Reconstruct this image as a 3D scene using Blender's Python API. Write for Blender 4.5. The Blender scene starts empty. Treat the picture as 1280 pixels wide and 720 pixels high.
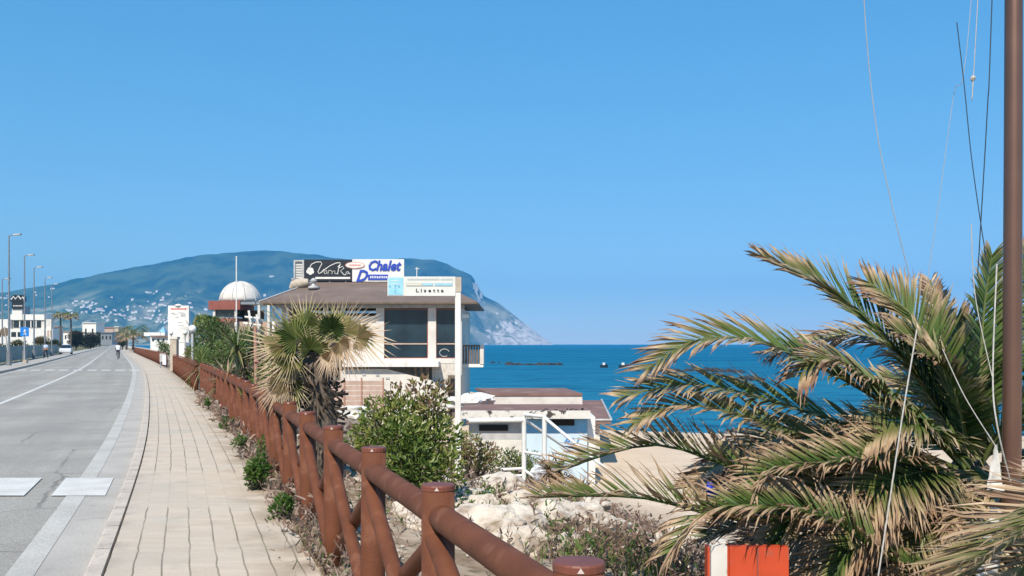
import bpy, bmesh, math, random
from mathutils import Vector, Matrix, noise as mnoise

random.seed(11)
R = math.radians
PI = math.pi
sc = bpy.context.scene
COL = sc.collection

# ------------------------------------------------------------------ camera, light, exposure
FOC = 1190.0                     # focal length in pixels of the 1280 wide photograph
EYE = 1.6
HOR = 430.0
cam = bpy.data.cameras.new('camera')
cam.sensor_width = 36.0
cam.lens = 36.0 * FOC / 1280.0
cam.shift_y = (HOR - 360.0) / 1280.0
cam.clip_start = 0.05
cam.clip_end = 60000
camo = bpy.data.objects.new('camera', cam)
camo.location = (0, 0, EYE)
camo.rotation_euler = (R(90), 0, 0)
COL.objects.link(camo)
sc.camera = camo

SUN_EL = 47.0
SUN_AZ = 193.0                   # clockwise from +Y: behind the camera, a little to its left
world = bpy.data.worlds.new('World')
sc.world = world
world.use_nodes = True
wn = world.node_tree.nodes
wl = world.node_tree.links
bg = wn.get('Background') or wn.new('ShaderNodeBackground')
wout = wn.get('World Output') or wn.new('ShaderNodeOutputWorld')
sky = wn.new('ShaderNodeTexSky')
sky.sky_type = 'NISHITA'
sky.sun_disc = False
sky.sun_elevation = R(SUN_EL)
sky.sun_rotation = R(SUN_AZ)
sky.altitude = 0
sky.air_density = 1.0
sky.dust_density = 0.05
sky.ozone_density = 9.0
hs = wn.new('ShaderNodeHueSaturation')
hs.inputs['Saturation'].default_value = 1.82
gm = wn.new('ShaderNodeGamma')
gm.inputs['Gamma'].default_value = 0.42
hs.inputs['Value'].default_value = 2.72
wl.new(sky.outputs[0], gm.inputs['Color'])
wl.new(gm.outputs[0], hs.inputs['Color'])
wl.new(hs.outputs[0], bg.inputs[0])
wl.new(bg.outputs[0], wout.inputs[0])
bg.inputs[1].default_value = 0.12

sl = bpy.data.lights.new('sun', 'SUN')
sl.energy = 4.9
sl.angle = R(0.5)
sl.color = (1.0, 0.90, 0.76)
so = bpy.data.objects.new('sun', sl)
az, el = R(SUN_AZ), R(SUN_EL)
sdir = Vector((math.sin(az) * math.cos(el), math.cos(az) * math.cos(el), math.sin(el)))
so.rotation_euler = sdir.to_track_quat('Z', 'Y').to_euler()
so.location = (0, 0, 30)
COL.objects.link(so)

sc.view_settings.view_transform = 'Standard'
sc.view_settings.look = 'None'
sc.view_settings.exposure = 0.3
sc.view_settings.gamma = 1
sc.view_settings.use_curve_mapping = False
sc.render.engine = 'CYCLES'
sc.cycles.use_denoising = True
sc.cycles.max_bounces = 6
sc.cycles.diffuse_bounces = 3
sc.cycles.glossy_bounces = 2
sc.cycles.transmission_bounces = 3
sc.cycles.volume_bounces = 1
sc.cycles.transparent_max_bounces = 6
sc.cycles.caustics_reflective = False
sc.cycles.caustics_refractive = False


# ------------------------------------------------------------------ helpers
def P(x, y, D):
    """point at depth D seen at photo pixel (x, y)"""
    return Vector(((x - 640.0) / FOC * D, D, EYE - (y - HOR) / FOC * D))


def tag(o, label=None, cat=None, group=None, kind=None):
    if label: o['label'] = label
    if cat: o['category'] = cat
    if group: o['group'] = group
    if kind: o['kind'] = kind
    return o


def thing(name, label, cat, loc, group=None):
    o = bpy.data.objects.new(name, None)
    o.empty_display_size = 0.2
    o.location = loc
    COL.objects.link(o)
    return tag(o, label, cat, group)


def woff(p):
    v = Vector((0, 0, 0))
    while p is not None:
        v += p.location
        p = p.parent
    return v


class MB:
    def __init__(s):
        s.v = []; s.f = []; s.m = []; s.a = []; s.uv = None

    def add(s, vs, fs, mi=0, at=None):
        b = len(s.v)
        s.v.extend([tuple(x) for x in vs])
        s.f.extend([tuple(b + i for i in f) for f in fs])
        s.m.extend([mi] * len(fs))
        if at is None: s.a.extend([0.0] * len(vs))
        elif isinstance(at, (int, float)): s.a.extend([float(at)] * len(vs))
        else: s.a.extend(at)

    def box(s, x0, x1, y0, y1, z0, z1, mi=0, at=None):
        s.add([(x0, y0, z0), (x1, y0, z0), (x1, y1, z0), (x0, y1, z0), (x0, y0, z1), (x1, y0, z1), (x1, y1, z1), (x0, y1, z1)],
              [(0, 3, 2, 1), (4, 5, 6, 7), (0, 1, 5, 4), (1, 2, 6, 5), (2, 3, 7, 6), (3, 0, 4, 7)], mi, at)
        return s

    def pbox(s, x0, y0, x1, y1, D, dep, mi=0):
        """box whose front face covers photo pixels x0..x1, y0..y1 at depth D"""
        a = P(x0, y1, D); b = P(x1, y0, D)
        return s.box(a.x, b.x, D, D + dep, a.z, b.z, mi)

    def obox(s, c, ux, uy, uz, mi=0, at=None):
        """oriented box: centre and three half axes"""
        c = Vector(c); ux = Vector(ux); uy = Vector(uy); uz = Vector(uz)
        vs = [c + a * ux + b * uy + d * uz for d in (-1, 1) for (a, b) in ((-1, -1), (1, -1), (1, 1), (-1, 1))]
        s.add(vs, [(0, 3, 2, 1), (4, 5, 6, 7), (0, 1, 5, 4), (1, 2, 6, 5), (2, 3, 7, 6), (3, 0, 4, 7)], mi, at)
        return s

    def tube(s, pts, rad, n=8, mi=0, at=None, cap=True):
        pts = [Vector(p) for p in pts]
        if not hasattr(rad, '__len__'): rad = [rad] * len(pts)
        vs = []; fs = []; aa = []
        prev = None
        for i, p in enumerate(pts):
            t = (pts[min(i + 1, len(pts) - 1)] - pts[max(i - 1, 0)])
            if t.length < 1e-9: t = Vector((0, 0, 1))
            t.normalize()
            if prev is None:
                ref = Vector((0, 0, 1)) if abs(t.z) < 0.9 else Vector((1, 0, 0))
                u = t.cross(ref).normalized()
            else:
                u = (prev - t * prev.dot(t))
                u = u.normalized() if u.length > 1e-6 else t.orthogonal().normalized()
            prev = u
            w = t.cross(u)
            for k in range(n):
                a = 2 * PI * k / n
                vs.append(p + (u * math.cos(a) + w * math.sin(a)) * rad[i])
                aa.append(at[i] if hasattr(at, '__len__') else (at or 0.0))
        for i in range(len(pts) - 1):
            for k in range(n):
                k2 = (k + 1) % n
                fs.append((i * n + k, i * n + k2, (i + 1) * n + k2, (i + 1) * n + k))
        if cap:
            L_ = (len(pts) - 1) * n; b = len(vs)
            vs += vs[:n] + vs[L_:L_ + n]; aa += aa[:n] + aa[L_:L_ + n]
            fs.append(tuple(b + k for k in reversed(range(n))))
            fs.append(tuple(b + n + k for k in range(n)))
        s.add(vs, fs, mi, aa)
        return s

    def lathe(s, c, prof, n=20, mi=0):
        c = Vector(c); vs = []; fs = []
        for (r, z) in prof:
            for k in range(n):
                a = 2 * PI * k / n
                vs.append((c.x + r * math.cos(a), c.y + r * math.sin(a), c.z + z))
        for i in range(len(prof) - 1):
            for k in range(n):
                k2 = (k + 1) % n
                fs.append((i * n + k, i * n + k2, (i + 1) * n + k2, (i + 1) * n + k))
        fs.append(tuple(reversed(range(n))))
        b = (len(prof) - 1) * n
        fs.append(tuple(b + k for k in range(n)))
        s.add(vs, fs, mi)
        return s

    def build(s, name, mats, parent=None, smooth=False, loc=None):
        if not isinstance(mats, (list, tuple)): mats = [mats]
        if parent is not None: off = woff(parent)
        else: off = Vector(loc) if loc is not None else Vector((0, 0, 0))
        me = bpy.data.meshes.new(name)
        me.from_pydata([(x - off.x, y - off.y, z - off.z) for (x, y, z) in s.v], [], s.f)
        for m in mats: me.materials.append(m)
        if len(mats) > 1: me.polygons.foreach_set('material_index', s.m)
        if any(s.a):
            at = me.attributes.new('tint', 'FLOAT', 'POINT')
            at.data.foreach_set('value', s.a)
        if s.uv is not None:
            ul = me.uv_layers.new(name='UVMap')
            li = 0
            for poly in me.polygons:
                for vi in poly.vertices:
                    ul.data[li].uv = s.uv[vi]; li += 1
        if smooth: me.polygons.foreach_set('use_smooth', [len(p.vertices) <= 4 for p in me.polygons])
        me.update()
        o = bpy.data.objects.new(name, me)
        COL.objects.link(o)
        if parent is not None: o.parent = parent
        elif loc is not None: o.location = off
        return o


def kids(o):
    return [c for c in bpy.data.objects if c.parent == o]


def copy_tree(o, loc=None, label=None, parent=None, children=None):
    c = o.copy()
    COL.objects.link(c)
    c.parent = parent
    if loc is not None: c.location = loc
    if label: c['label'] = label
    for k in (children if children is not None else kids(o)):
        copy_tree(k, parent=c)
    return c


def text_mesh(mb, s, org, h, ux=Vector((1, 0, 0)), uz=Vector((0, 0, 1)), shear=0.0, mi=0, width=None, bold=0.0):
    """flat lettering standing on a vertical face that looks towards -Y"""
    cu = bpy.data.curves.new('t', 'FONT')
    cu.body = s; cu.size = 1.0; cu.shear = shear; cu.resolution_u = 2; cu.offset = bold
    o = bpy.data.objects.new('t', cu)
    COL.objects.link(o)
    dg = bpy.context.evaluated_depsgraph_get()
    me = bpy.data.meshes.new_from_object(o.evaluated_get(dg))
    xs = [v.co.x for v in me.vertices]; ys = [v.co.y for v in me.vertices]
    x0, x1, y0, y1 = min(xs), max(xs), min(ys), max(ys)
    ky = h / (y1 - y0); kx = ky if width is None else width / (x1 - x0)
    org = Vector(org)
    mb.add([org + ux * (v.co.x - x0) * kx + uz * (v.co.y - y0) * ky for v in me.vertices],
           [tuple(p.vertices) for p in me.polygons], mi)
    bpy.data.objects.remove(o); bpy.data.curves.remove(cu); bpy.data.meshes.remove(me)


# ------------------------------------------------------------------ materials
def mat(name, c1, c2=None, scale=4.0, rough=0.7, bump=0.0, bscale=60.0, metal=0.0, spec=0.4, lo=0.35, hi=0.65, detail=5.0,
        c3=None, scale3=1.0, lo3=0.55, hi3=0.7):
    m = bpy.data.materials.new(name)
    m.use_nodes = True
    nt = m.node_tree; N = nt.nodes; L = nt.links
    b = N['Principled BSDF']
    b.inputs['Roughness'].default_value = rough
    b.inputs['Metallic'].default_value = metal
    b.inputs['Specular IOR Level'].default_value = spec
    b.inputs['Base Color'].default_value = (*c1, 1)
    tc = N.new('ShaderNodeTexCoord')
    out = None
    if c2 is not None:
        nz = N.new('ShaderNodeTexNoise'); nz.inputs['Scale'].default_value = scale; nz.inputs['Detail'].default_value = detail
        L.new(tc.outputs['Object'], nz.inputs['Vector'])
        mr = N.new('ShaderNodeMapRange'); mr.inputs[1].default_value = lo; mr.inputs[2].default_value = hi
        L.new(nz.outputs[0], mr.inputs[0])
        mx = N.new('ShaderNodeMix'); mx.data_type = 'RGBA'
        mx.inputs[6].default_value = (*c1, 1); mx.inputs[7].default_value = (*c2, 1)
        L.new(mr.outputs[0], mx.inputs[0])
        out = mx.outputs[2]
        if c3 is not None:
            n3 = N.new('ShaderNodeTexNoise'); n3.inputs['Scale'].default_value = scale3; n3.inputs['Detail'].default_value = 6
            L.new(tc.outputs['Object'], n3.inputs['Vector'])
            m3 = N.new('ShaderNodeMapRange'); m3.inputs[1].default_value = lo3; m3.inputs[2].default_value = hi3
            L.new(n3.outputs[0], m3.inputs[0])
            x3 = N.new('ShaderNodeMix'); x3.data_type = 'RGBA'
            x3.inputs[7].default_value = (*c3, 1)
            L.new(out, x3.inputs[6]); L.new(m3.outputs[0], x3.inputs[0])
            out = x3.outputs[2]
        L.new(out, b.inputs['Base Color'])
    if bump > 0:
        nb = N.new('ShaderNodeTexNoise'); nb.inputs['Scale'].default_value = bscale; nb.inputs['Detail'].default_value = 4
        L.new(tc.outputs['Object'], nb.inputs['Vector'])
        bp = N.new('ShaderNodeBump'); bp.inputs['Strength'].default_value = bump; bp.inputs['Distance'].default_value = 0.02
        L.new(nb.outputs[0], bp.inputs['Height'])
        L.new(bp.outputs[0], b.inputs['Normal'])
    return m


def leafmat(name, stops, rough=0.55, trans=0.3, spec=0.3):
    """foliage whose colour follows the 'tint' attribute (age and dryness of each leaf)"""
    m = bpy.data.materials.new(name)
    m.use_nodes = True
    nt = m.node_tree; N = nt.nodes; L = nt.links
    b = N['Principled BSDF']
    b.inputs['Roughness'].default_value = rough
    b.inputs['Specular IOR Level'].default_value = spec
    at = N.new('ShaderNodeAttribute'); at.attribute_name = 'tint'
    cr = N.new('ShaderNodeValToRGB')
    el_ = cr.color_ramp.elements
    while len(el_) < len(stops): el_.new(0.5)
    for e, (p, c) in zip(el_, stops):
        e.position = p; e.color = (*c, 1)
    L.new(at.outputs['Fac'], cr.inputs[0])
    L.new(cr.outputs[0], b.inputs['Base Color'])
    tr = N.new('ShaderNodeBsdfTranslucent')
    L.new(cr.outputs[0], tr.inputs[0])
    mx = N.new('ShaderNodeMixShader'); mx.inputs[0].default_value = trans
    L.new(b.outputs[0], mx.inputs[1]); L.new(tr.outputs[0], mx.inputs[2])
    L.new(mx.outputs[0], N['Material Output'].inputs[0])
    return m


W_WHITE = mat('white_paint', (0.74, 0.73, 0.70), (0.58, 0.55, 0.50), 3.0, 0.6, lo=0.5, hi=0.8)
W_PLASTER = mat('white_plaster', (0.66, 0.63, 0.58), (0.50, 0.46, 0.41), 1.6, 0.85, 0.15, 40, lo=0.45, hi=0.8)
W_BRICK = mat('whitewashed_brick', (0.62, 0.58, 0.52), (0.42, 0.38, 0.33), 7.0, 0.9, 0.4, 14, lo=0.45, hi=0.75)
FENCE = mat('brown_fence_paint', (0.160, 0.058, 0.029), (0.120, 0.043, 0.022), 5.0, 0.7, 0.22, 90, spec=0.18, c3=(0.20, 0.088, 0.052), scale3=9, lo3=0.56, hi3=0.74)
FENCE_CAP = mat('brown_cap', (0.19, 0.060, 0.036), (0.14, 0.046, 0.03), 9.0, 0.5, spec=0.35)
MARKW = mat('pale_mark', (0.55, 0.45, 0.40), rough=0.6)
ROOF = mat('brown_roof_felt', (0.185, 0.135, 0.110), (0.15, 0.11, 0.09), 1.2, 0.85, 0.1, 20, c3=(0.22, 0.17, 0.145), scale3=0.6)
ROOF_RED = mat('reddish_roof_felt', (0.235, 0.135, 0.110), (0.18, 0.105, 0.088), 1.2, 0.85, 0.1, 20, c3=(0.30, 0.20, 0.17), scale3=0.8)
RED_FASCIA = mat('red_brown_fascia', (0.27, 0.085, 0.065), (0.22, 0.07, 0.052), 2.0, 0.7)
RED_FRAME = mat('red_window_frame', (0.30, 0.10, 0.075), rough=0.5)
GLASS = mat('dark_glass', (0.012, 0.022, 0.030), rough=0.06, spec=0.5)
GLASS_B = mat('dark_tinted_glass', (0.022, 0.045, 0.062), (0.012, 0.02, 0.03), 0.8, 0.15, spec=0.4)
DARK = mat('dark_interior', (0.02, 0.018, 0.018), rough=0.9)
BROWN_SLAT = mat('brown_slats', (0.19, 0.14, 0.10), (0.13, 0.10, 0.075), 5, 0.7)
PINK_WOOD = mat('faded_pink_wood', (0.52, 0.38, 0.31), (0.42, 0.30, 0.24), 3, 0.8)
GREY_MET = mat('galvanised_metal', (0.32, 0.34, 0.36), (0.24, 0.26, 0.28), 6, 0.45, metal=0.5)
GREY_LIGHT = mat('pale_grey_panel', (0.50, 0.50, 0.49), (0.36, 0.36, 0.36), 3, 0.7)
SKYBLUE = mat('pale_blue_wall', (0.20, 0.46, 0.70), (0.16, 0.39, 0.62), 2, 0.75)
PALEBLUE = mat('very_pale_blue_wall', (0.56, 0.68, 0.76), (0.48, 0.60, 0.69), 1.5, 0.75)
SIGN_BLUE = mat('sign_blue', (0.02, 0.20, 0.62), rough=0.4)
SCRIPT_BLUE = mat('script_blue', (0.03, 0.07, 0.42), rough=0.45)
SIGN_CYAN = mat('sign_cyan', (0.28, 0.58, 0.76), (0.36, 0.66, 0.80), 12, 0.4)
SIGN_TEAL = mat('sign_teal', (0.10, 0.36, 0.50), rough=0.4)
SIGN_CREAM = mat('sign_cream', (0.74, 0.74, 0.69), (0.66, 0.66, 0.60), 6, 0.4)
SIGN_BLACK = mat('sign_black', (0.028, 0.033, 0.042), (0.02, 0.02, 0.025), 3, 0.4)
SIGN_RED = mat('sign_red', (0.55, 0.05, 0.04), rough=0.4)
SIGN_GREY = mat('sign_grey', (0.45, 0.46, 0.46), rough=0.5)
SIGN_YEL = mat('sign_yellow', (0.66, 0.63, 0.50), rough=0.5)
BEIGE = mat('beige_stone', (0.52, 0.45, 0.36), (0.40, 0.34, 0.27), 5, 0.85, 0.2, 30)
CANVAS = mat('white_canvas', (0.70, 0.69, 0.65), (0.58, 0.56, 0.52), 4, 0.8)
ORANGE = mat('orange_red_paint', (0.56, 0.075, 0.025), (0.48, 0.062, 0.022), 6, 0.5, c3=(0.36, 0.10, 0.06), scale3=7, lo3=0.6, hi3=0.72)
PEELED = mat('peeling_white_paint', (0.66, 0.64, 0.60), (0.60, 0.57, 0.52), 6, 0.8, c3=(0.06, 0.05, 0.045), scale3=3.2, lo3=0.55, hi3=0.6)
MAST = mat('brown_mast_metal', (0.20, 0.10, 0.065), (0.17, 0.085, 0.055), 3, 0.40, metal=0.55, spec=1.0)
ROPE_W = mat('white_rope', (0.50, 0.48, 0.44), (0.38, 0.36, 0.33), 40, 0.8)
ROPE_D = mat('dark_cable', (0.03, 0.05, 0.07), rough=0.6)
BLUE_RAG = mat('blue_plastic', (0.01, 0.03, 0.42), (0.02, 0.06, 0.55), 20, 0.4)
ROCK = mat('pale_limestone', (0.62, 0.56, 0.48), (0.42, 0.36, 0.30), 5.0, 0.9, 0.5, 18, c3=(0.28, 0.22, 0.17), scale3=5, lo3=0.54, hi3=0.66)
ROCK_DARK = mat('dark_wet_rock', (0.018, 0.022, 0.028), (0.04, 0.042, 0.045), 0.8, 0.7)
BARK = mat('palm_bark', (0.085, 0.062, 0.045), (0.15, 0.115, 0.085), 12, 0.9, 0.6, 30)
TRUNK = mat('grey_brown_bark', (0.065, 0.05, 0.038), (0.15, 0.12, 0.095), 14, 0.9, 0.4, 40)
SKIN = mat('skin', (0.40, 0.22, 0.15), rough=0.6)
CLOTH_W = mat('white_cloth', (0.66, 0.69, 0.74), rough=0.9)
CLOTH_B = mat('pale_blue_cloth', (0.40, 0.52, 0.70), rough=0.9)
CLOTH_D = mat('dark_cloth', (0.025, 0.027, 0.04), rough=0.9)
HAIR = mat('dark_hair', (0.02, 0.015, 0.012), rough=0.7)
RUBBER = mat('black_rubber', (0.02, 0.02, 0.02), rough=0.8)
MESH_GREEN = mat('green_mesh', (0.17, 0.27, 0.25), (0.13, 0.20, 0.19), 3, 0.6)
CAR_W = mat('white_car_paint', (0.70, 0.72, 0.75), rough=0.25, spec=0.6)
GLOBE = mat('white_globe_glass', (0.80, 0.78, 0.74), rough=0.25, spec=0.5)
TERRA = mat('terracotta', (0.40, 0.22, 0.16), (0.33, 0.18, 0.13), 3, 0.85)
HOUSE_W = mat('white_house_wall', (0.78, 0.74, 0.70), rough=0.9)
FOAM = mat('sea_foam', (0.7, 0.74, 0.76), rough=0.8)

L_BUSH = leafmat('bush_leaf', [(0, (0.040, 0.085, 0.016)), (0.4, (0.12, 0.19, 0.035)), (0.72, (0.26, 0.28, 0.07)), (1, (0.22, 0.13, 0.075))], 0.4, 0.25, 0.5)
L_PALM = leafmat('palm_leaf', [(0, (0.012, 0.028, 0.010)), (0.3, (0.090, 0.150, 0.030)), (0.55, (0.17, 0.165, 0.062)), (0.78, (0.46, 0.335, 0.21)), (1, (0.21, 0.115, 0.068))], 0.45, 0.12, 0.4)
L_FAN = leafmat('fan_leaf', [(0, (0.016, 0.036, 0.010)), (0.3, (0.090, 0.130, 0.032)), (0.55, (0.27, 0.255, 0.09)), (0.78, (0.50, 0.375, 0.25)), (1, (0.36, 0.24, 0.16))], 0.5, 0.12, 0.35)
L_WEED = leafmat('weed_leaf', [(0, (0.04, 0.10, 0.018)), (0.5, (0.10, 0.19, 0.035)), (0.8, (0.26, 0.22, 0.10)), (1, (0.40, 0.30, 0.21))], 0.5, 0.3)
L_DRY = leafmat('dry_weed', [(0, (0.16, 0.10, 0.075)), (0.5, (0.33, 0.235, 0.18)), (0.8, (0.42, 0.33, 0.28)), (1, (0.10, 0.14, 0.04))], 0.8, 0.25)
L_HEDGE = leafmat('hedge_leaf', [(0, (0.014, 0.013, 0.007)), (0.5, (0.040, 0.038, 0.017)), (1, (0.13, 0.10, 0.05))], 0.7, 0.1)
L_TREE = leafmat('tree_leaf', [(0, (0.02, 0.035, 0.012)), (0.5, (0.055, 0.08, 0.025)), (0.8, (0.12, 0.12, 0.05)), (1, (0.22, 0.15, 0.08))], 0.6, 0.2)

# ------------------------------------------------------------------ the setting
FP = [(-60, 21.8), (0, 1.08), (13.5, -3.58), (23.8, -7.4), (37.6, -12.7), (54.4, -19.3), (71, -26.0), (127, -49.3), (190, -75.5), (400, -163), (1000, -413), (5000, -2080)]


def F(D):
    """X of the fence line at depth D (the road and the pavement run parallel to it)"""
    n = len(FP)
    for i in range(n - 1):
        if D <= FP[i + 1][0] or i == n - 2:
            (x0, y0), (x1, y1) = FP[i], FP[i + 1]
            m = (y1 - y0) / (x1 - x0)
            ma = m if i == 0 else 0.5 * (m + (y0 - FP[i - 1][1]) / (x0 - FP[i - 1][0]))
            mb_ = m if i == n - 2 else 0.5 * (m + (FP[i + 2][1] - y1) / (FP[i + 2][0] - x1))
            h = x1 - x0; t = (D - x0) / h
            return ((2*t**3 - 3*t*t + 1) * y0 + (t**3 - 2*t*t + t) * h * ma + (-2*t**3 + 3*t*t) * y1 + (t**3 - t*t) * h * mb_)
    return 0


def lerpt(tab, x):
    if x <= tab[0][0]: return tab[0][1]
    for (a, b), (c, d) in zip(tab, tab[1:]):
        if x <= c: return b + (d - b) * (x - a) / (c - a)
    return tab[-1][1]


def drange(a, b):
    out = [a]; d = a
    while d < b:
        d += 0.35 if d < 16 else (0.8 if d < 40 else (2 if d < 130 else d * 0.03))
        out.append(min(d, b))
    return out


SHORE = [(-40, 130), (-8, 100), (-4, 80), (0, 63), (4, 53.5), (10, 51), (20, 50), (40, 48), (100, 20), (200, -60)]
SLOPE = [(-0.2, -0.17), (0.0, -0.02), (0.6, -0.03), (1.4, -0.12), (2.6, -0.36), (6, -1.30), (9.5, -2.55), (11.5, -3.10), (13.5, -3.2)]
SEA_Z = -3.4


def ground_z(X, D):
    o = X - F(D)
    if o < -0.2: return -0.17
    z = lerpt(SLOPE, o)
    if o > 0.9 and D < 60:
        k = min(1, (o - 0.9) / 2.0)
        k *= 1.0 if o < 12 else 0.25
        z += k * (0.16 * mnoise.noise(Vector((X * 0.55, D * 0.55, 3))) + 0.09 * mnoise.noise(Vector((X * 1.6, D * 1.6, 7))))
    sd = min(X - (F(D) + 31), D - lerpt(SHORE, X)) if D > 90 else D - lerpt(SHORE, X)
    if sd > 0: z = min(z, -3.2 - min(4, sd * 0.08))
    return z


def make_ground():
    ds = [-60, -30, -15, -8, -4] + [d for d in drange(-2, 4800)]
    os_ = [-3000, -1200, -500, -200, -90, -45, -25, -14, -10, -1.75, -0.21, 0.0, 0.3, 0.6, 1.0]
    o = 1.0
    while o < 14: o += 0.35; os_.append(o)
    os_ += [15, 16, 17, 18.5, 20, 21, 22, 23, 24, 25, 26, 28, 30, 32, 34, 38, 44, 55, 80, 140]
    mb = MB(); nx = len(os_)
    vs = []; at = []
    for d in ds:
        for o in os_:
            x = F(d) + o
            vs.append((x, d, ground_z(x, d)))
            at.append(1.0 if 0 <= o < 10.5 else (max(0.0, 1 - (o - 10.5) / 3) if o > 0 else 2.0))
    fs = []
    for i in range(len(ds) - 1):
        for j in range(nx - 1):
            a = i * nx + j
            fs.append((a, a + 1, a + nx + 1, a + nx))
    mb.add(vs, fs, 0, at)
    m = bpy.data.materials.new('ground'); m.use_nodes = True
    N = m.node_tree.nodes; L = m.node_tree.links; b = N['Principled BSDF']
    b.inputs['Roughness'].default_value = 0.95; b.inputs['Specular IOR Level'].default_value = 0.1
    tc = N.new('ShaderNodeTexCoord')
    def noise(s, d=6):
        n = N.new('ShaderNodeTexNoise'); n.inputs['Scale'].default_value = s; n.inputs['Detail'].default_value = d
        L.new(tc.outputs['Object'], n.inputs['Vector']); return n.outputs[0]
    def ramp(src, lo, hi, a, c):
        mr = N.new('ShaderNodeMapRange'); mr.inputs[1].default_value = lo; mr.inputs[2].default_value = hi
        L.new(src, mr.inputs[0])
        x = N.new('ShaderNodeMix'); x.data_type = 'RGBA'; L.new(mr.outputs[0], x.inputs[0])
        for k, val in ((6, a), (7, c)):
            if isinstance(val, tuple): x.inputs[k].default_value = (*val, 1)
            else: L.new(val, x.inputs[k])
        return x.outputs[2]
    sand = ramp(noise(0.8), 0.35, 0.65, (0.66, 0.53, 0.395), (0.58, 0.455, 0.33))
    sand = ramp(noise(14, 3), 0.56, 0.75, sand, (0.44, 0.34, 0.24))
    stone = ramp(noise(2.2), 0.4, 0.62, (0.43, 0.35, 0.265), (0.25, 0.18, 0.12))
    stone = ramp(noise(9, 4), 0.55, 0.7, stone, (0.15, 0.12, 0.075))
    field = ramp(noise(0.03), 0.4, 0.6, (0.10, 0.11, 0.045), (0.20, 0.17, 0.09))
    at_ = N.new('ShaderNodeAttribute'); at_.attribute_name = 'tint'
    c = ramp(at_.outputs['Fac'], 0.0, 1.0, sand, stone)
    c = ramp(at_.outputs['Fac'], 1.2, 1.8, c, field)
    L.new(c, b.inputs['Base Color'])
    bp = N.new('ShaderNodeBump'); bp.inputs['Strength'].default_value = 0.8; bp.inputs['Distance'].default_value = 0.05
    L.new(noise(7, 5), bp.inputs['Height']); L.new(bp.outputs[0], b.inputs['Normal'])
    tag(mb.build('ground', m, smooth=True), kind='structure')


make_ground()


def strip(name, prof, D0, D1, m, kind='structure'):
    """a band along the road: profile of (offset from fence line, height)"""
    ds = drange(D0, D1); n = len(prof); vs = []; uv = []; arc = 0; pv = None
    pl = [0]
    for a, b_ in zip(prof, prof[1:]): pl.append(pl[-1] + math.hypot(b_[0] - a[0], b_[1] - a[1]))
    for d in ds:
        p = Vector((F(d), d, 0))
        if pv is not None: arc += (p - pv).length
        pv = p
        for k, (o, z) in enumerate(prof):
            vs.append((F(d) + o, d, z)); uv.append((prof[0][0] + pl[k], arc + ds[0]))
    fs = []
    for i in range(len(ds) - 1):
        for k in range(n - 1):
            a = i * n + k
            fs.append((a, a + 1, a + n + 1, a + n))
    mb = MB(); mb.add(vs, fs); mb.uv = uv
    return tag(mb.build(name, m), kind=kind)


def uvnodes(name, rough=0.9):
    m = bpy.data.materials.new(name); m.use_nodes = True
    N = m.node_tree.nodes; L = m.node_tree.links; b = N['Principled BSDF']
    b.inputs['Roughness'].default_value = rough; b.inputs['Specular IOR Level'].default_value = 0.25
    uv = N.new('ShaderNodeUVMap'); uv.uv_map = 'UVMap'
    tc = N.new('ShaderNodeTexCoord')
    sx = N.new('ShaderNodeSeparateXYZ'); L.new(uv.outputs[0], sx.inputs[0])
    def math_(op, a, c=None, d=None):
        n = N.new('ShaderNodeMath'); n.operation = op
        for k, v in enumerate((a, c, d)):
            if v is None: continue
            if isinstance(v, (int, float)): n.inputs[k].default_value = v
            else: L.new(v, n.inputs[k])
        return n.outputs[0]
    def noise(s, d=5, vec=None):
        n = N.new('ShaderNodeTexNoise'); n.inputs['Scale'].default_value = s; n.inputs['Detail'].default_value = d
        L.new(vec or tc.outputs['Object'], n.inputs['Vector']); return n.outputs[0]
    def mix(f, a, c):
        x = N.new('ShaderNodeMix'); x.data_type = 'RGBA'
        if isinstance(f, (int, float)): x.inputs[0].default_value = f
        else: L.new(f, x.inputs[0])
        for k, val in ((6, a), (7, c)):
            if isinstance(val, tuple): x.inputs[k].default_value = (*val, 1)
            else: L.new(val, x.inputs[k])
        return x.outputs[2]
    def rng(src, lo, hi, a=0.0, c=1.0):
        mr = N.new('ShaderNodeMapRange'); L.new(src, mr.inputs[0])
        for k, v in enumerate((lo, hi, a, c)): mr.inputs[k + 1].default_value = v
        return mr.outputs[0]
    return m, N, L, b, uv, sx, math_, noise, mix, rng


# pavement of small pale blocks in lanes with dark lengthwise joints
m, N, L, b, uv, sx, math_, noise, mix, rng = uvnodes('pavement_blocks', 0.9)
U, V = sx.outputs[0], sx.outputs[1]
wob = math_('MULTIPLY', math_('SUBTRACT', noise(2.5, 3), 0.5), 0.035)
uu = math_('DIVIDE', math_('ADD', math_('ADD', U, 2.0), wob), 0.2)
fu = math_('ABSOLUTE', math_('SUBTRACT', math_('FRACT', uu), 0.5))
vv = math_('DIVIDE', V, 0.1)
fv = math_('ABSOLUTE', math_('SUBTRACT', math_('FRACT', vv), 0.5))
ju = rng(fu, 0.455, 0.482)
jv = rng(fv, 0.42, 0.48)
band = math_('MULTIPLY', rng(V, 10.9, 11.1), rng(V, 13.9, 13.5))
farfade = rng(V, 16, 40, 1.0, 0.45)
js = math_('MULTIPLY', math_('MULTIPLY', ju, math_('SUBTRACT', 1.0, math_('MULTIPLY', band, 0.85))), math_('MULTIPLY', rng(noise(1.1, 4), 0.3, 0.6, 0.45, 1.0), farfade))
cv = N.new('ShaderNodeCombineXYZ'); L.new(math_('FLOOR', uu), cv.inputs[0]); L.new(math_('FLOOR', vv), cv.inputs[1])
wnz = N.new('ShaderNodeTexWhiteNoise'); wnz.noise_dimensions = '2D'; L.new(cv.outputs[0], wnz.inputs['Vector'])
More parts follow.
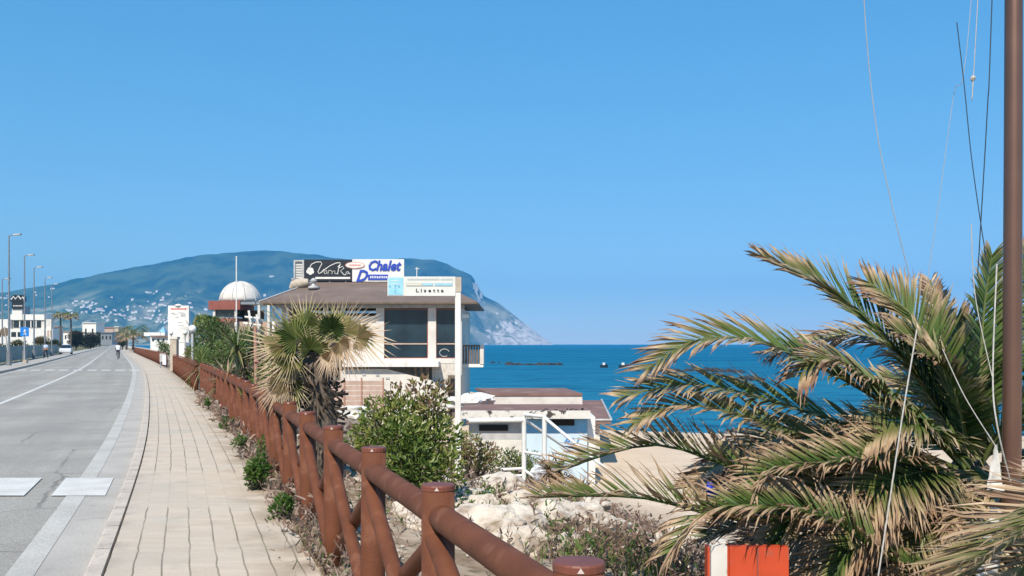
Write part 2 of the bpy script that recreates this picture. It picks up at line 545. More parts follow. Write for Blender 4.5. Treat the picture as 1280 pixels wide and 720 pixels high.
c = mix(wnz.outputs[0], (0.525, 0.435, 0.34), (0.585, 0.492, 0.392))
c = mix(rng(noise(0.7, 6), 0.5, 0.72), c, (0.50, 0.46, 0.385))
c = mix(rng(noise(3.5, 6), 0.56, 0.75, 0, 0.7), c, (0.40, 0.34, 0.265))
c = mix(rng(noise(0.35, 5), 0.5, 0.62, 0, 0.5), c, (0.44, 0.40, 0.33))
c = mix(rng(noise(26, 3), 0.60, 0.75, 0, 0.4), c, (0.36, 0.31, 0.25))
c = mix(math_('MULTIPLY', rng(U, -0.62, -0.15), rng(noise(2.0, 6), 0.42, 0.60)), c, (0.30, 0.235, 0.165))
c = mix(math_('MULTIPLY', rng(U, -1.45, -1.62), rng(noise(3.0, 6), 0.45, 0.62, 0, .7)), c, (0.33, 0.29, 0.235))
c = mix(math_('MULTIPLY', jv, 0.13), c, (0.30, 0.25, 0.20))
c = mix(math_('MULTIPLY', js, 0.9), c, mix(rng(noise(5, 3), 0.45, 0.7), (0.17, 0.14, 0.11), (0.13, 0.14, 0.06)))
L.new(c, b.inputs['Base Color'])
bp = N.new('ShaderNodeBump'); bp.inputs['Strength'].default_value = 0.35; bp.inputs['Distance'].default_value = 0.01
L.new(math_('SUBTRACT', noise(30, 3), js), bp.inputs['Height']); L.new(bp.outputs[0], b.inputs['Normal'])
PAVE = m

# concrete kerb stones a metre long
m, N, L, b, uv, sx, math_, noise, mix, rng = uvnodes('kerb_concrete', 0.9)
fk = math_('ABSOLUTE', math_('SUBTRACT', math_('FRACT', sx.outputs[1]), 0.5))
c = mix(rng(noise(3, 6), 0.4, 0.65), (0.56, 0.49, 0.41), (0.44, 0.38, 0.32))
c = mix(rng(noise(22, 4), 0.58, 0.7), c, (0.32, 0.28, 0.23))
c = mix(rng(fk, 0.488, 0.495), c, (0.12, 0.10, 0.08))
L.new(c, b.inputs['Base Color'])
KERB = m

# asphalt
m, N, L, b, uv, sx, math_, noise, mix, rng = uvnodes('asphalt', 0.85)
tr = N.new('ShaderNodeMapping'); tr.inputs['Scale'].default_value = (1.4, 0.05, 1); L.new(uv.outputs[0], tr.inputs[0])
c = mix(rng(noise(1.0, 4, tr.outputs[0]), 0.35, 0.65), (0.36, 0.338, 0.295), (0.44, 0.415, 0.365))
c = mix(rng(noise(0.45, 7), 0.42, 0.62, 0, 0.8), c, (0.31, 0.29, 0.258))
lane = math_('ABSOLUTE', math_('SUBTRACT', math_('FRACT', math_('DIVIDE', math_('ADD', sx.outputs[0], 10.3), 1.95)), 0.5))
c = mix(math_('MULTIPLY', rng(lane, 0.30, 0.05, 0, 0.45), rng(noise(0.8, 4, tr.outputs[0]), 0.35, 0.6)), c, (0.27, 0.255, 0.232))
c = mix(rng(noise(70, 2), 0.42, 0.7, 0, 0.75), c, (0.15, 0.143, 0.13))
c = mix(rng(noise(110, 1), 0.60, 0.72, 0, 0.75), c, (0.60, 0.57, 0.52))
vc_ = N.new('ShaderNodeTexVoronoi'); vc_.feature = 'DISTANCE_TO_EDGE'; vc_.inputs['Scale'].default_value = 0.45
wv_ = N.new('ShaderNodeMix'); wv_.data_type = 'VECTOR'; wv_.inputs[0].default_value = 0.12
nzv = N.new('ShaderNodeTexNoise'); nzv.inputs['Scale'].default_value = 2.2; nzv.inputs['Detail'].default_value = 6; L.new(uv.outputs[0], nzv.inputs['Vector'])
L.new(uv.outputs[0], wv_.inputs[4]); L.new(nzv.outputs['Color'], wv_.inputs[5]); L.new(wv_.outputs[1], vc_.inputs['Vector'])
c = mix(math_('MULTIPLY', rng(vc_.outputs['Distance'], 0.010, 0.003), rng(noise(0.3, 3), 0.48, 0.56, 0, 0.6)), c, (0.12, 0.115, 0.105))
L.new(c, b.inputs['Base Color'])
bp = N.new('ShaderNodeBump'); bp.inputs['Strength'].default_value = 0.5; bp.inputs['Distance'].default_value = 0.006
L.new(noise(90, 3), bp.inputs['Height']); L.new(bp.outputs[0], b.inputs['Normal'])
ASPH = m

m, N, L, b, uv, sx, math_, noise, mix, rng = uvnodes('gutter_concrete', 0.9)
c = mix(rng(noise(1.2, 6), 0.38, 0.64), (0.47, 0.44, 0.395), (0.40, 0.372, 0.335))
c = mix(rng(noise(60, 2), 0.5, 0.72, 0, 0.5), c, (0.22, 0.20, 0.18))
c = mix(rng(noise(3.0, 6), 0.60, 0.76, 0, 0.6), c, (0.27, 0.25, 0.22))
L.new(c, b.inputs['Base Color'])
GUTTER = m

m, N, L, b, uv, sx, math_, noise, mix, rng = uvnodes('road_paint', 0.7)
c = mix(rng(noise(1.5, 6), 0.35, 0.7), (0.55, 0.525, 0.475), (0.44, 0.42, 0.375))
c = mix(rng(noise(45, 3), 0.50, 0.66, 0, 0.8), c, (0.34, 0.32, 0.29))
L.new(c, b.inputs['Base Color'])
PAINT = m
m, N, L, b, uv, sx, math_, noise, mix, rng = uvnodes('fresh_road_paint', 0.7)
c = mix(rng(noise(2.5, 6), 0.35, 0.7), (0.68, 0.67, 0.63), (0.54, 0.525, 0.49))
c = mix(rng(noise(50, 4), 0.54, 0.66, 0, 0.7), c, (0.38, 0.36, 0.33))
L.new(c, b.inputs['Base Color'])
PAINT2 = m

strip('road', [(-10.0, -0.092), (-1.78, -0.092)], -20, 3000, ASPH)
strip('gutter_strip', [(-2.24, -0.087), (-1.79, -0.087)], -20, 400, GUTTER)
strip('edge_line', [(-2.40, -0.083), (-2.19, -0.083)], -20, 400, PAINT)
strip('centre_line', [(-5.97, -0.086), (-5.82, -0.086)], 2, 500, PAINT2)
strip('far_edge_line', [(-9.65, -0.086), (-9.5, -0.086)], -20, 400, PAINT)
strip('kerb', [(-1.80, -0.10), (-1.795, -0.012), (-1.775, 0.004), (-1.67, 0.004), (-1.665, -0.03)], -20, 700, KERB)
strip('pavement', [(-1.655, -0.06), (-1.65, 0.0), (-0.14, 0.0), (-0.135, -0.08)], -20, 700, PAVE)
strip('far_kerb', [(-10.14, -0.03), (-10.13, 0.035), (-10.02, 0.035), (-10.0, -0.10)], -20, 700, KERB)
strip('far_pavement', [(-12.5, -0.1), (-12.49, 0.03), (-10.15, 0.03)], -20, 700, GUTTER)
for i in range(9):
    o0 = -2.57 - 0.9 * i
    strip('crossing_square', [(o0, -0.079), (o0 + 0.6, -0.079)], 10.55, 11.95, PAINT2)
    strip('crossing_square', [(o0, -0.079), (o0 + 0.6, -0.079)], 60.0, 62.0, PAINT2)

# water
mb = MB()
ys = [-300, 0, 30, 60, 120, 300, 800, 2000, 4500, 9500]
xs = [-4000, -1500, -500, -100, 0, 100, 500, 2000, 6500]
vs = [(x, y, SEA_Z) for y in ys for x in xs]
mb.add(vs, [(j * 9 + i, j * 9 + i + 1, j * 9 + i + 10, j * 9 + i + 9) for j in range(len(ys) - 1) for i in range(8)])
m = bpy.data.materials.new('sea_water'); m.use_nodes = True
N = m.node_tree.nodes; L = m.node_tree.links; b = N['Principled BSDF']
b.inputs['Roughness'].default_value = 0.35
b.inputs['Specular IOR Level'].default_value = 0.0
tc = N.new('ShaderNodeTexCoord')
mp = N.new('ShaderNodeMapping'); mp.inputs['Scale'].default_value = (0.012, 0.05, 1); L.new(tc.outputs['Object'], mp.inputs[0])
n1 = N.new('ShaderNodeTexNoise'); n1.inputs['Scale'].default_value = 1.0; n1.inputs['Detail'].default_value = 8; L.new(mp.outputs[0], n1.inputs['Vector'])
mr = N.new('ShaderNodeMapRange'); mr.inputs[1].default_value = 0.38; mr.inputs[2].default_value = 0.62; L.new(n1.outputs[0], mr.inputs[0])
mx = N.new('ShaderNodeMix'); mx.data_type = 'RGBA'; L.new(mr.outputs[0], mx.inputs[0])
mx.inputs[6].default_value = (0.004, 0.115, 0.228, 1); mx.inputs[7].default_value = (0.010, 0.165, 0.285, 1)
# paler, greener shallows towards the shore
sxy = N.new('ShaderNodeSeparateXYZ'); L.new(tc.outputs['Object'], sxy.inputs[0])
ms = N.new('ShaderNodeMapRange'); ms.inputs[1].default_value = 320; ms.inputs[2].default_value = 55; L.new(sxy.outputs[1], ms.inputs[0])
m2 = N.new('ShaderNodeMix'); m2.data_type = 'RGBA'; L.new(ms.outputs[0], m2.inputs[0])
L.new(mx.outputs[2], m2.inputs[6]); m2.inputs[7].default_value = (0.016, 0.165, 0.275, 1)
mp2 = N.new('ShaderNodeMapping'); mp2.inputs['Scale'].default_value = (0.22, 0.55, 1); L.new(tc.outputs['Object'], mp2.inputs[0])
n2 = N.new('ShaderNodeTexNoise'); n2.inputs['Scale'].default_value = 1.0; n2.inputs['Detail'].default_value = 5; L.new(mp2.outputs[0], n2.inputs['Vector'])
mw = N.new('ShaderNodeMapRange'); mw.inputs[1].default_value = 0.48; mw.inputs[2].default_value = 0.66; mw.inputs[4].default_value = 0.75; L.new(n2.outputs[0], mw.inputs[0])
m3 = N.new('ShaderNodeMix'); m3.data_type = 'RGBA'; L.new(mw.outputs[0], m3.inputs[0])
L.new(m2.outputs[2], m3.inputs[6]); m3.inputs[7].default_value = (0.003, 0.07, 0.155, 1)
L.new(m3.outputs[2], b.inputs['Base Color'])
bp = N.new('ShaderNodeBump'); bp.inputs['Strength'].default_value = 0.5; bp.inputs['Distance'].default_value = 0.12
L.new(n2.outputs[0], bp.inputs['Height']); L.new(bp.outputs[0], b.inputs['Normal'])
gl = N.new('ShaderNodeBsdfGlossy'); gl.inputs['Roughness'].default_value = 0.3
L.new(bp.outputs[0], gl.inputs['Normal'])
mxs = N.new('ShaderNodeMixShader'); mxs.inputs[0].default_value = 0.045
L.new(b.outputs[0], mxs.inputs[1]); L.new(gl.outputs[0], mxs.inputs[2])
L.new(mxs.outputs[0], N['Material Output'].inputs[0])
tag(mb.build('sea', m), kind='structure')

# the headland
RIDGE = [(-900, 392), (-500, 384), (-200, 378), (-60, 374), (0, 366), (60, 356), (130, 341), (200, 328), (255, 318), (310, 313.5), (350, 313.5), (400, 319),
         (440, 325), (500, 323), (540, 324), (560, 330), (575, 337), (590, 345), (597, 357), (605, 370), (622, 378), (638, 390), (655, 403),
         (670, 414.5), (682, 424), (688, 428), (692, 431)]
DR = 5800.0


def hill_pt(px, s):
    """s 0..1 from the foot of the hill up to its ridge, 1..2 down behind"""
    top = (HOR - lerpt(RIDGE, px)) / FOC * DR + 4
    foot = lerpt([(-900, 3300), (300, 3300), (480, 4300), (620, 5350), (692, 5640)], px)
    n = Vector((px * 0.012, s * 2.2, 1.7))
    nz = mnoise.fractal(n, 1.0, 2.0, 5)
    nz2 = mnoise.fractal(Vector((px * 0.05, s * 7, 4.2)), 1.0, 2.0, 4)
    if s <= 1:
        D = foot + (DR - foot) * s
        ex = lerpt([(-900, 1.9), (350, 1.9), (560, 1.0), (640, 0.75), (692, 0.75)], px)
        prof = s ** ex
        h = top * prof + (nz * 0.16 + nz2 * 0.07) * top * math.sin(PI * min(1, s)) + nz2 * 0.012 * top * s
    else:
        t = s - 1
        D = DR + 2200 * t
        h = top * (1 - t) ** 1.3 * (1 + 0.1 * nz * math.sin(PI * t))
    z = -3.4 + max(h, -1 if s > 0 else -3) - (3 if s <= 0 or s >= 2 else 0)
    return Vector(((px - 640) / FOC * D, D, z))


pxs = []
p = -900.0
while p < 692:
    pxs.append(p); p += 30 if p < -60 else (4 if p < 540 else 1.6)
pxs.append(692)
ss = [i / 60 for i in range(61)] + [1 + i / 8 for i in range(1, 9)]
mb = MB(); vs = []; at = []
for px in pxs:
    for s in ss:
        vs.append(hill_pt(px, s))
        rock = 0.0
        if px > 520:
            v = vs[-1]
            hh = max(0.0, (v.z + 3.4) / max(30.0, (HOR - lerpt(RIDGE, px)) / FOC * DR))
            wob = mnoise.fractal(Vector((px * 0.07, s * 9, 9)), 1.0, 2.0, 5)
            wob2 = mnoise.fractal(Vector((px * 0.3, s * 20, 2)), 1.0, 2.0, 4)
            a = (px - 604) / 40 + wob * 0.8 + wob2 * 0.6 - 0.05 + (0.25 - hh) * 0.9
            e = 1.0 - abs(px - 598) / 11 - abs(hh - 0.9) * 3 + wob2 * 0.9
            rock = max(0, min(1, max(a * 1.4, e)))
        at.append(rock)
ns = len(ss)
mb.add(vs, [(i * ns + j, (i + 1) * ns + j, (i + 1) * ns + j + 1, i * ns + j + 1) for i in range(len(pxs) - 1) for j in range(ns - 1)], 0, at)
m = bpy.data.materials.new('headland'); m.use_nodes = True
N = m.node_tree.nodes; L = m.node_tree.links; b = N['Principled BSDF']
b.inputs['Roughness'].default_value = 1.0; b.inputs['Specular IOR Level'].default_value = 0.0
tc = N.new('ShaderNodeTexCoord')
def tn(s, d=7):
    n = N.new('ShaderNodeTexNoise'); n.inputs['Scale'].default_value = s; n.inputs['Detail'].default_value = d
    L.new(tc.outputs['Object'], n.inputs['Vector']); return n.outputs[0]
def tm(f, lo, hi, a, c):
    mr = N.new('ShaderNodeMapRange'); mr.inputs[1].default_value = lo; mr.inputs[2].default_value = hi; L.new(f, mr.inputs[0])
    x = N.new('ShaderNodeMix'); x.data_type = 'RGBA'; L.new(mr.outputs[0], x.inputs[0])
    for k, val in ((6, a), (7, c)):
        if isinstance(val, tuple): x.inputs[k].default_value = (*val, 1)
        else: L.new(val, x.inputs[k])
    return x.outputs[2]
wood = tm(tn(0.006, 9), 0.40, 0.60, (0.014, 0.026, 0.012), (0.062, 0.082, 0.034))
fields = tm(tn(0.006, 5), 0.42, 0.58, (0.06, 0.09, 0.03), (0.30, 0.27, 0.17))
sz = N.new('ShaderNodeSeparateXYZ'); L.new(tc.outputs['Object'], sz.inputs[0])
ad = N.new('ShaderNodeMath'); ad.operation = 'MULTIPLY_ADD'
L.new(tn(0.0022, 5), ad.inputs[0]); ad.inputs[1].default_value = -560; L.new(sz.outputs[2], ad.inputs[2])
c = tm(ad.outputs[0], -120, -20, fields, wood)
rk = N.new('ShaderNodeAttribute'); rk.attribute_name = 'tint'
rock = tm(tn(0.03), 0.4, 0.62, (0.62, 0.56, 0.49), (0.34, 0.30, 0.25))
c = tm(rk.outputs['Fac'], 0.38, 0.6, c, rock)
L.new(c, b.inputs['Base Color'])
tag(mb.build('headland_hill', m, smooth=True), kind='structure')

# the air: distant things fade to blue
mb = MB(); mb.box(-7000, 8000, -400, 9900, -9.5, 640)
m = bpy.data.materials.new('haze'); m.use_nodes = True
N = m.node_tree.nodes; L = m.node_tree.links
N.remove(N['Principled BSDF'])
pv = N.new('ShaderNodeVolumePrincipled')
pv.inputs['Color'].default_value = (0.11, 0.50, 0.92, 1)
pv.inputs['Density'].default_value = 1.2e-4
pv.inputs['Anisotropy'].default_value = 0.0
L.new(pv.outputs[0], N['Material Output'].inputs['Volume'])
hz = mb.build('haze', m)
tag(hz, kind='stuff')
hz.display_type = 'WIRE'

# ------------------------------------------------------------------ the brown timber fence
POSTM = {}


def post_positions(D0, D1):
    out = []; d = D0
    while d < D1:
        out.append(d)
        a = Vector((F(d), d)); b_ = Vector((F(d + 1), d + 1))
        d += 1.535 / (b_ - a).length
    return out


def fence(name, label, D0, D1, n=14, fine=True):
    ps = post_positions(D0, D1)
    root = thing(name, label, 'fence', (F(ps[0]), ps[0], -0.05))
    proto = None
    pts = [Vector((F(d), d, 0)) for d in ps]
    rng_ = random.Random(len(ps))
    for i, p in enumerate(pts):
        q = p + Vector((0, 0, -0.05))
        if proto is None:
            mb = MB()
            mb.lathe(q, [(0.072, -0.1), (0.072, 0.985)] if n < 12 else [(0.073, -0.1), (0.072, 0.3), (0.0715, 1.026)], n)
            proto = mb.build('post', FENCE, root, smooth=False)
            for pl in proto.data.polygons: pl.use_smooth = len(pl.vertices) == 4
            mb = MB()
            mb.lathe(q, [(0.0725, 1.026), (0.0735, 1.029), (0.0735, 1.046), (0.070, 1.051), (0.012, 1.053)], n)
            if fine:  # small triangle pressed into the rim, on the side towards the pavement end
                for k in range(1):
                    y = q.y - 0.0765
                    mb.add([(q.x - 0.010, y + 0.0015, q.z + 1.032), (q.x + 0.010, y + 0.0015, q.z + 1.032), (q.x, y + 0.0025, q.z + 1.047)], [(0, 1, 2)], 1)
            cap = mb.build('post_cap', [FENCE_CAP, MARKW], proto)
            for pl in cap.data.polygons: pl.use_smooth = False
        else:
            c = proto.copy(); COL.objects.link(c); c.parent = root
            c.location = q - pts[0] - Vector((0, 0, -0.05))
            c.rotation_euler = (rng_.uniform(-.012, .012), rng_.uniform(-.012, .012), 0)
            cc = cap.copy(); COL.objects.link(cc); cc.parent = c
    for a, b_ in zip(pts, pts[1:]):
        u = (b_ - a).normalized()
        side = Vector((u.y, -u.x, 0))
        m1 = MB().tube([a + Vector((0, 0, 0.865)) + u * 0.01, b_ + Vector((0, 0, 0.865)) - u * 0.01], 0.056, n)
        r = m1.build('rail', FENCE, root, smooth=True)
        m2 = MB().tube([a + side * 0.022 + Vector((0, 0, 0.79)), b_ + side * 0.022 + Vector((0, 0, 0.06))], 0.043, max(6, n - 4))
        m2.build('brace', FENCE, root, smooth=True)
        m3 = MB().tube([a - side * 0.022 + Vector((0, 0, 0.06)), b_ - side * 0.022 + Vector((0, 0, 0.79))], 0.043, max(6, n - 4))
        m3.build('brace', FENCE, root, smooth=True)
    return root


fence('brown_fence', 'long brown timber fence of round posts and crossed braces nearest along the pale pavement', 1.17, 31, 20)
fence('brown_fence', 'brown timber fence between the overgrown gap and the beige gate pillar', 33.5, 55, 10, False)
fence('brown_fence', 'distant brown timber fence beyond the beige gate pillar and white board sign', 66, 190, 6, False)

# ------------------------------------------------------------------ name sign on a pale post
D = 14.0
px = P(572.5, 430, D).x
root = thing('name_sign', 'cream direction sign reading Lisetta with cyan square on tall pale post', 'sign', (px, D, ground_z(px, D)))
mb = MB().box(px - 0.041, px + 0.041, D - 0.041, D + 0.041, ground_z(px, D) - 0.1, P(0, 349, D).z)
mb.build('post', W_WHITE, root)
MB().box(px - 0.050, px + 0.050, D - 0.050, D + 0.050, P(0, 365, D).z, P(0, 346.5, D).z).build('post_cap', BEIGE, root)
a, c_ = P(485, 370, D), P(569.5, 346, D)
FY = D - 0.055
mb = MB().box(a.x, c_.x, FY, FY + 0.03, a.z, c_.z)
bd = mb.build('board', SIGN_CREAM, root)
S = 1.0 / FOC * D
def at_(x, y): return Vector(((x - 640) * S, 0, EYE - (y - HOR) * S))
mb = MB()
q0, q1 = at_(486, 369), at_(504.5, 347.2)
mb.box(q0.x, q1.x, FY - 0.006, FY - 0.002, q0.z, q1.z)
for k, (x, y, w, h) in enumerate([(489, 351, 10, .8), (487, 355.5, 16, .5)]):
    q0, q1 = at_(x, y + h), at_(x + w, y); mb.box(q0.x, q1.x, FY - 0.009, FY - 0.0065, q0.z, q1.z, 1)
for s_, x, y, h in (('a', 487.2, 359.6, 2.6), ('Y', 492.5, 361.2, 5.2), ('e', 498.4, 359.8, 2.6)):
    p_ = at_(x, y); text_mesh(mb, s_, (p_.x, FY - 0.009, p_.z), h * S, mi=2)
p_ = at_(494, 367); text_mesh(mb, 'E', (p_.x, FY - 0.009, p_.z), 3.6 * S, mi=2)
mb.build('emblem', [SIGN_CYAN, W_WHITE, SIGN_TEAL], bd)
mb = MB()
x = 510.0
rr = random.Random(4)
while x < 565:                                     # a line of small grey capitals too worn to read
    w = rr.uniform(1.2, 2.2)
    q0, q1 = at_(x, 350.4), at_(x + w, 348.6 - rr.uniform(0, .3)); mb.box(q0.x, q1.x, FY - 0.005, FY - 0.002, q0.z, q1.z)
    x += w + (rr.uniform(2.2, 3) if rr.random() < 0.12 else 0.7)
mb.build('small_lettering', SIGN_GREY, bd)
mb = MB()
for (x0, x1, mi) in ((508.5, 528, 0), (528.2, 542, 1), (543.5, 566, 2)):
    q0, q1 = at_(x0, 358.0), at_(x1, 354.0); mb.box(q0.x, q1.x, FY - 0.005, FY - 0.002, q0.z, q1.z, 3)
    q0, q1 = at_(x0 + .7, 357.2), at_(x1 - .7, 354.8); mb.box(q0.x, q1.x, FY - 0.008, FY - 0.0055, q0.z, q1.z, mi)
mb.build('arrow_bar', [SIGN_YEL, SIGN_CYAN, SIGN_CYAN, SIGN_GREY], bd)
mb = MB()
p_ = at_(520.5, 365.6)
text_mesh(mb, 'L i s e t t a', (p_.x, FY - 0.005, p_.z), 4.6 * S, width=34.5 * S, bold=0.02)
mb.build('lettering', CLOTH_D, bd)

# ------------------------------------------------------------------ the restaurant with rooftop signs
D = 55.0
base = Vector((P(470, 430, D).x, D, -3.2))
rest = thing('beach_restaurant', 'white two storey beach restaurant with brown hipped roof and big dark windows', 'building', base)
def pb(x0, y0, x1, y1, d=D, dep=0.2, mi=0, mb=None): return (mb or MB()).pbox(x0, y0, x1, y1, d, dep, mi)
ZF = P(0, 452, D).z       # upper floor level
mb = MB()
pb(535, 384, 545, 454, D, 0.4, 0, mb); pb(571.5, 384, 577, 454, D, 0.4, 0, mb); pb(470, 384, 480, 454, D, 0.4, 0, mb)
pb(480, 448, 535, 454, D, 0.3, 0, mb); pb(545, 448, 571.5, 454, D, 0.3, 0, mb)
pb(350, 446, 470, 454, D + 0.05, 0.25, 0, mb); pb(430, 395, 470, 446, D + 0.08, 0.25, 0, mb)
mb.box(P(577, 0, D).x - 0.2, P(577, 0, D).x - 0.002, D + 0.4, D + 11, ZF, P(0, 384, D).z)
mb.box(P(350, 0, D).x, P(577, 0, D).x - 0.2, D + 10.8, D + 11, ZF, P(0, 384, D).z)
mb.box(P(350, 0, D).x, P(350, 0, D).x + .2, D + 0.4, D + 10.8, ZF, P(0, 384, D).z)
mb.build('upper_wall', W_PLASTER, rest)
mb = MB(); pb(540, 454.1, 577, 545, D + 0.02, 0.3, 0, mb); pb(345, 458, 540, 545, D + 1.0, 0.3, 0, mb)
mb.box(P(577, 0, D).x - 0.3, P(577, 0, D).x - 0.002, D + 0.32, D + 11, -3.3, ZF - 0.06)
mb.build('lower_wall', W_BRICK, rest)
pb(428, 452, 548, 458.5, D - 1.2, 1.2).build('ledge', W_WHITE, rest)
mb = MB(); pb(324, 377.5, 597, 379.5, D - 0.9, 12.5, 0, mb); mb.build('eave', BROWN_SLAT, rest)
pb(345, 379.6, 580, 385, D - 0.15, 0.6).build('fascia', GREY_LIGHT, rest)
# hipped roof
e0, e1 = P(324, 377.4, D - .9), P(597, 377.4, D - .9)
r0, r1 = P(398, 351, D + 5), P(545, 351, D + 5)
yb = D + 11.6
mb = MB()
mb.add([e0, e1, (e1.x, yb, e1.z), (e0.x, yb, e0.z), r0, r1], [(0, 1, 5, 4), (1, 2, 5), (2, 3, 4, 5), (3, 0, 4), (3, 2, 1, 0)])
rf = mb.build('roof', ROOF, rest)
mb = MB().tube([e0 + Vector((0, 0, .03)), r0 + Vector((0, 0, .04))], 0.05, 6)
mb.tube([r0, r1], 0.09, 6)
mb.build('ridge_cap', GREY_LIGHT, rf)
def window(x0, y0, x1, y1, d, parent, tr=None, mull=()):
    f = MB()
    for (a, b_, c, e) in ((x0, y0, x1, y0 + 1), (x0, y1 - 1, x1, y1), (x0, y0 + 1, x0 + 1, y1 - 1), (x1 - 1, y0 + 1, x1, y1 - 1)):
        pb(a, b_, c, e, d, 0.12, 0, f)
    fr = f.build('window', RED_FRAME, parent)
    if tr: pb(x0 + 1, tr, x1 - 1, tr + 1.6, d + 0.015, 0.08).build('transom', PINK_WOOD, fr)
    g = MB(); pb(x0 + 1, y0 + 1, x1 - 1, y1 - 1, d + 0.06, 0.02, 0, g); g.build('pane', GLASS_B, fr)
    return fr
window(480, 386, 535, 448, D + 0.1, rest, 429)
w2 = window(545, 386, 571.5, 448, D + 0.1, rest, 429)
mb = MB(); c0 = at_(554, 442)
cpt = P(555.5, 441, D + 0.14)
mb.tube([cpt + Vector((math.cos(a) * 0.28, 0, math.sin(a) * 0.22)) for a in [0.3 + k * 0.42 for k in range(13)]], 0.025, 5)
mb.build('window_decal', GREY_LIGHT, w2)
mb = MB(); pb(567, 470, 588, 498, D - 0.03, 0.05, 0, mb)
mb = MB(); pb(560, 469, 577, 521, D - 0.045, 0.06, 0, mb); dr = mb.build('door', BROWN_SLAT, rest)
pb(563, 473, 574, 515, D - 0.06, 0.012).build('door_panel', DARK, dr)
# veranda on the left: posts and shaded back wall
for x in (340, 357, 380, 404, 428):
    pb(x, 385, x + 3.2, 454, D, 0.16).build('veranda_post', W_WHITE, rest)
pb(352, 395, 430, 446, D + 3, 0.2).build('veranda_wall', PINK_WOOD, rest)
pb(340, 454, 540, 457, D + 0.2, 10).build('floor_slab', BEIGE, rest)
for x in (518, 525.5, 533):
    pb(x, 458.6, x + 2.6, 484, D - 0.7, 0.14).build('ledge_post', BROWN_SLAT, rest)
# balcony beyond the corner
mb = MB(); pb(577.2, 455, 604, 459, D + 1.5, 1.6, 0, mb); ba = mb.build('balcony', W_WHITE, rest)
mb = MB()
for k in range(7): pb(578 + k * 3.4, 433, 580.4 + k * 3.4, 455, D + 1.5, 0.05, 0, mb)
pb(577.2, 431, 603, 433, D + 1.48, 0.08, 0, mb)
mb.build('balcony_rail', BROWN_SLAT, ba)
pb(600, 431, 604.5, 455, D + 1.45, 1.65).build('balcony_panel', W_PLASTER, ba)
mb = MB(); pb(577.2, 393, 586, 397.5, D - .1, .3, 0, mb); lm_ = mb.build('wall_lamp', W_WHITE, rest)
# sloping white stair wall and parapet at the lower level
mb = MB()
A = [P(x, y, D - 0.8) for (x, y) in ((425, 462), (482, 461), (540, 476), (560, 494), (560, 545), (425, 545))]
mb.add(A + [v + Vector((0, 0.3, 0)) for v in A], [(0, 1, 2, 3, 4, 5), (11, 10, 9, 8, 7, 6)] + [(i, (i + 1) % 6 + 0, (i + 1) % 6 + 6, i + 6) for i in range(6)])
mb.build('stair_wall', W_PLASTER, rest)

def scatter_small(name, m, par, lst, d):
    mb = MB()
    for (x0, y0, x1, y1) in lst: pb(x0, y0, x1, y1, d, 0.03, 0, mb)
    return mb.build(name, m, par)
scatter_small('wall_vent', GREY_LIGHT, rest, [(453, 467, 457, 469.5), (470, 468, 474, 470), (482, 471.5, 487, 474)], D - 0.84)

# faded pink board fence in front of it
D2 = 46.0
pf = thing('board_fence', 'faded pink board fence in front of the white beach restaurant', 'fence', (P(440, 0, D2).x, D2, -3.1))
for k in range(6):
    MB().pbox(405, 476 + k * 6.4, 480, 481.6 + k * 6.4, D2, 0.04).build('board', PINK_WOOD, pf)
for x in (406, 429.5, 451, 478): MB().pbox(x, 472, x + 1.8, 520, D2 - 0.05, 0.05).build('post', TERRA, pf)

# the rooftop signs
D = 59.5
lb = thing('louvre_box', 'white louvred vent box on the roof beside the black script sign', 'vent box', P(373, 356, D))
mb = MB(); pb(367, 325, 380, 327, D, 1, 0, mb); pb(367, 350.5, 380, 352.5, D, 1, 0, mb); pb(367, 327, 369, 350.5, D, 1, 0, mb); pb(377.8, 327, 380, 350.5, D, 1, 0, mb)
mb.build('frame', GREY_LIGHT, lb)
mb = MB()
for k in range(11): pb(369, 327.8 + k * 2.06, 377.8, 329 + k * 2.06, D + .1, .7, 0, mb)
mb.build('slats', W_WHITE, lb)
mb = MB(); pb(369, 327, 377.8, 350.5, D + .85, .05, 0, mb); mb.build('back_panel', DARK, lb)

bs = thing('script_sign', 'black rooftop sign with white handwritten lettering and a white underline', 'sign', P(410, 356, D))
bdb = MB().pbox(380.3, 324.5, 440, 351, D, 0.25).build('board', SIGN_BLACK, bs)
SS = D / FOC
def zc(x, y): return P(360 + x / 8, 315 + y / 8, D) + Vector((0, -0.02, 0))   # coordinates of an 8x enlargement
mb = MB()
for st, w in (([(215, 165), (235, 125), (280, 103), (328, 100), (340, 118), (318, 160), (300, 200), (312, 218), (335, 205), (365, 172)], 5),
              ([(330, 210), (370, 175), (420, 140), (480, 112), (522, 108), (526, 125), (500, 150)], 5),
              ([(365, 195), (385, 182), (390, 210), (372, 222), (362, 208), (365, 195)], 3.5),
              ([(400, 222), (405, 188), (430, 182), (436, 196)], 3.5), ([(438, 222), (445, 195), (468, 188), (470, 218), (488, 215)], 3.5),
              ([(495, 225), (512, 150), (520, 135)], 5), ([(512, 160), (548, 145), (560, 165), (525, 190), (560, 228), (580, 230)], 4.5),
              ([(585, 200), (605, 195), (600, 220), (580, 222), (585, 200)], 3.5), ([(605, 205), (622, 222)], 4)):
    mb.tube([zc(*q) for q in st], w / 8 * SS * 0.95, 5)
mb.build('script_lettering', W_WHITE, bdb)
mb = MB()
for (x, y, r) in ((205, 195, 22), (232, 180, 24), (225, 210, 20), (245, 200, 18), (212, 172, 16)):
    c = zc(x, y); n = 9
    mb.add([c + Vector((math.cos(k * 2 * PI / n) * r / 8 * SS, -0.01, math.sin(k * 2 * PI / n) * r / 8 * SS)) for k in range(n)], [tuple(range(n))])
    mb.v = [(a, b_ - 0.004 * len(mb.f) if i >= len(mb.v) - n else b_, c2) for i, (a, b_, c2) in enumerate(mb.v)]
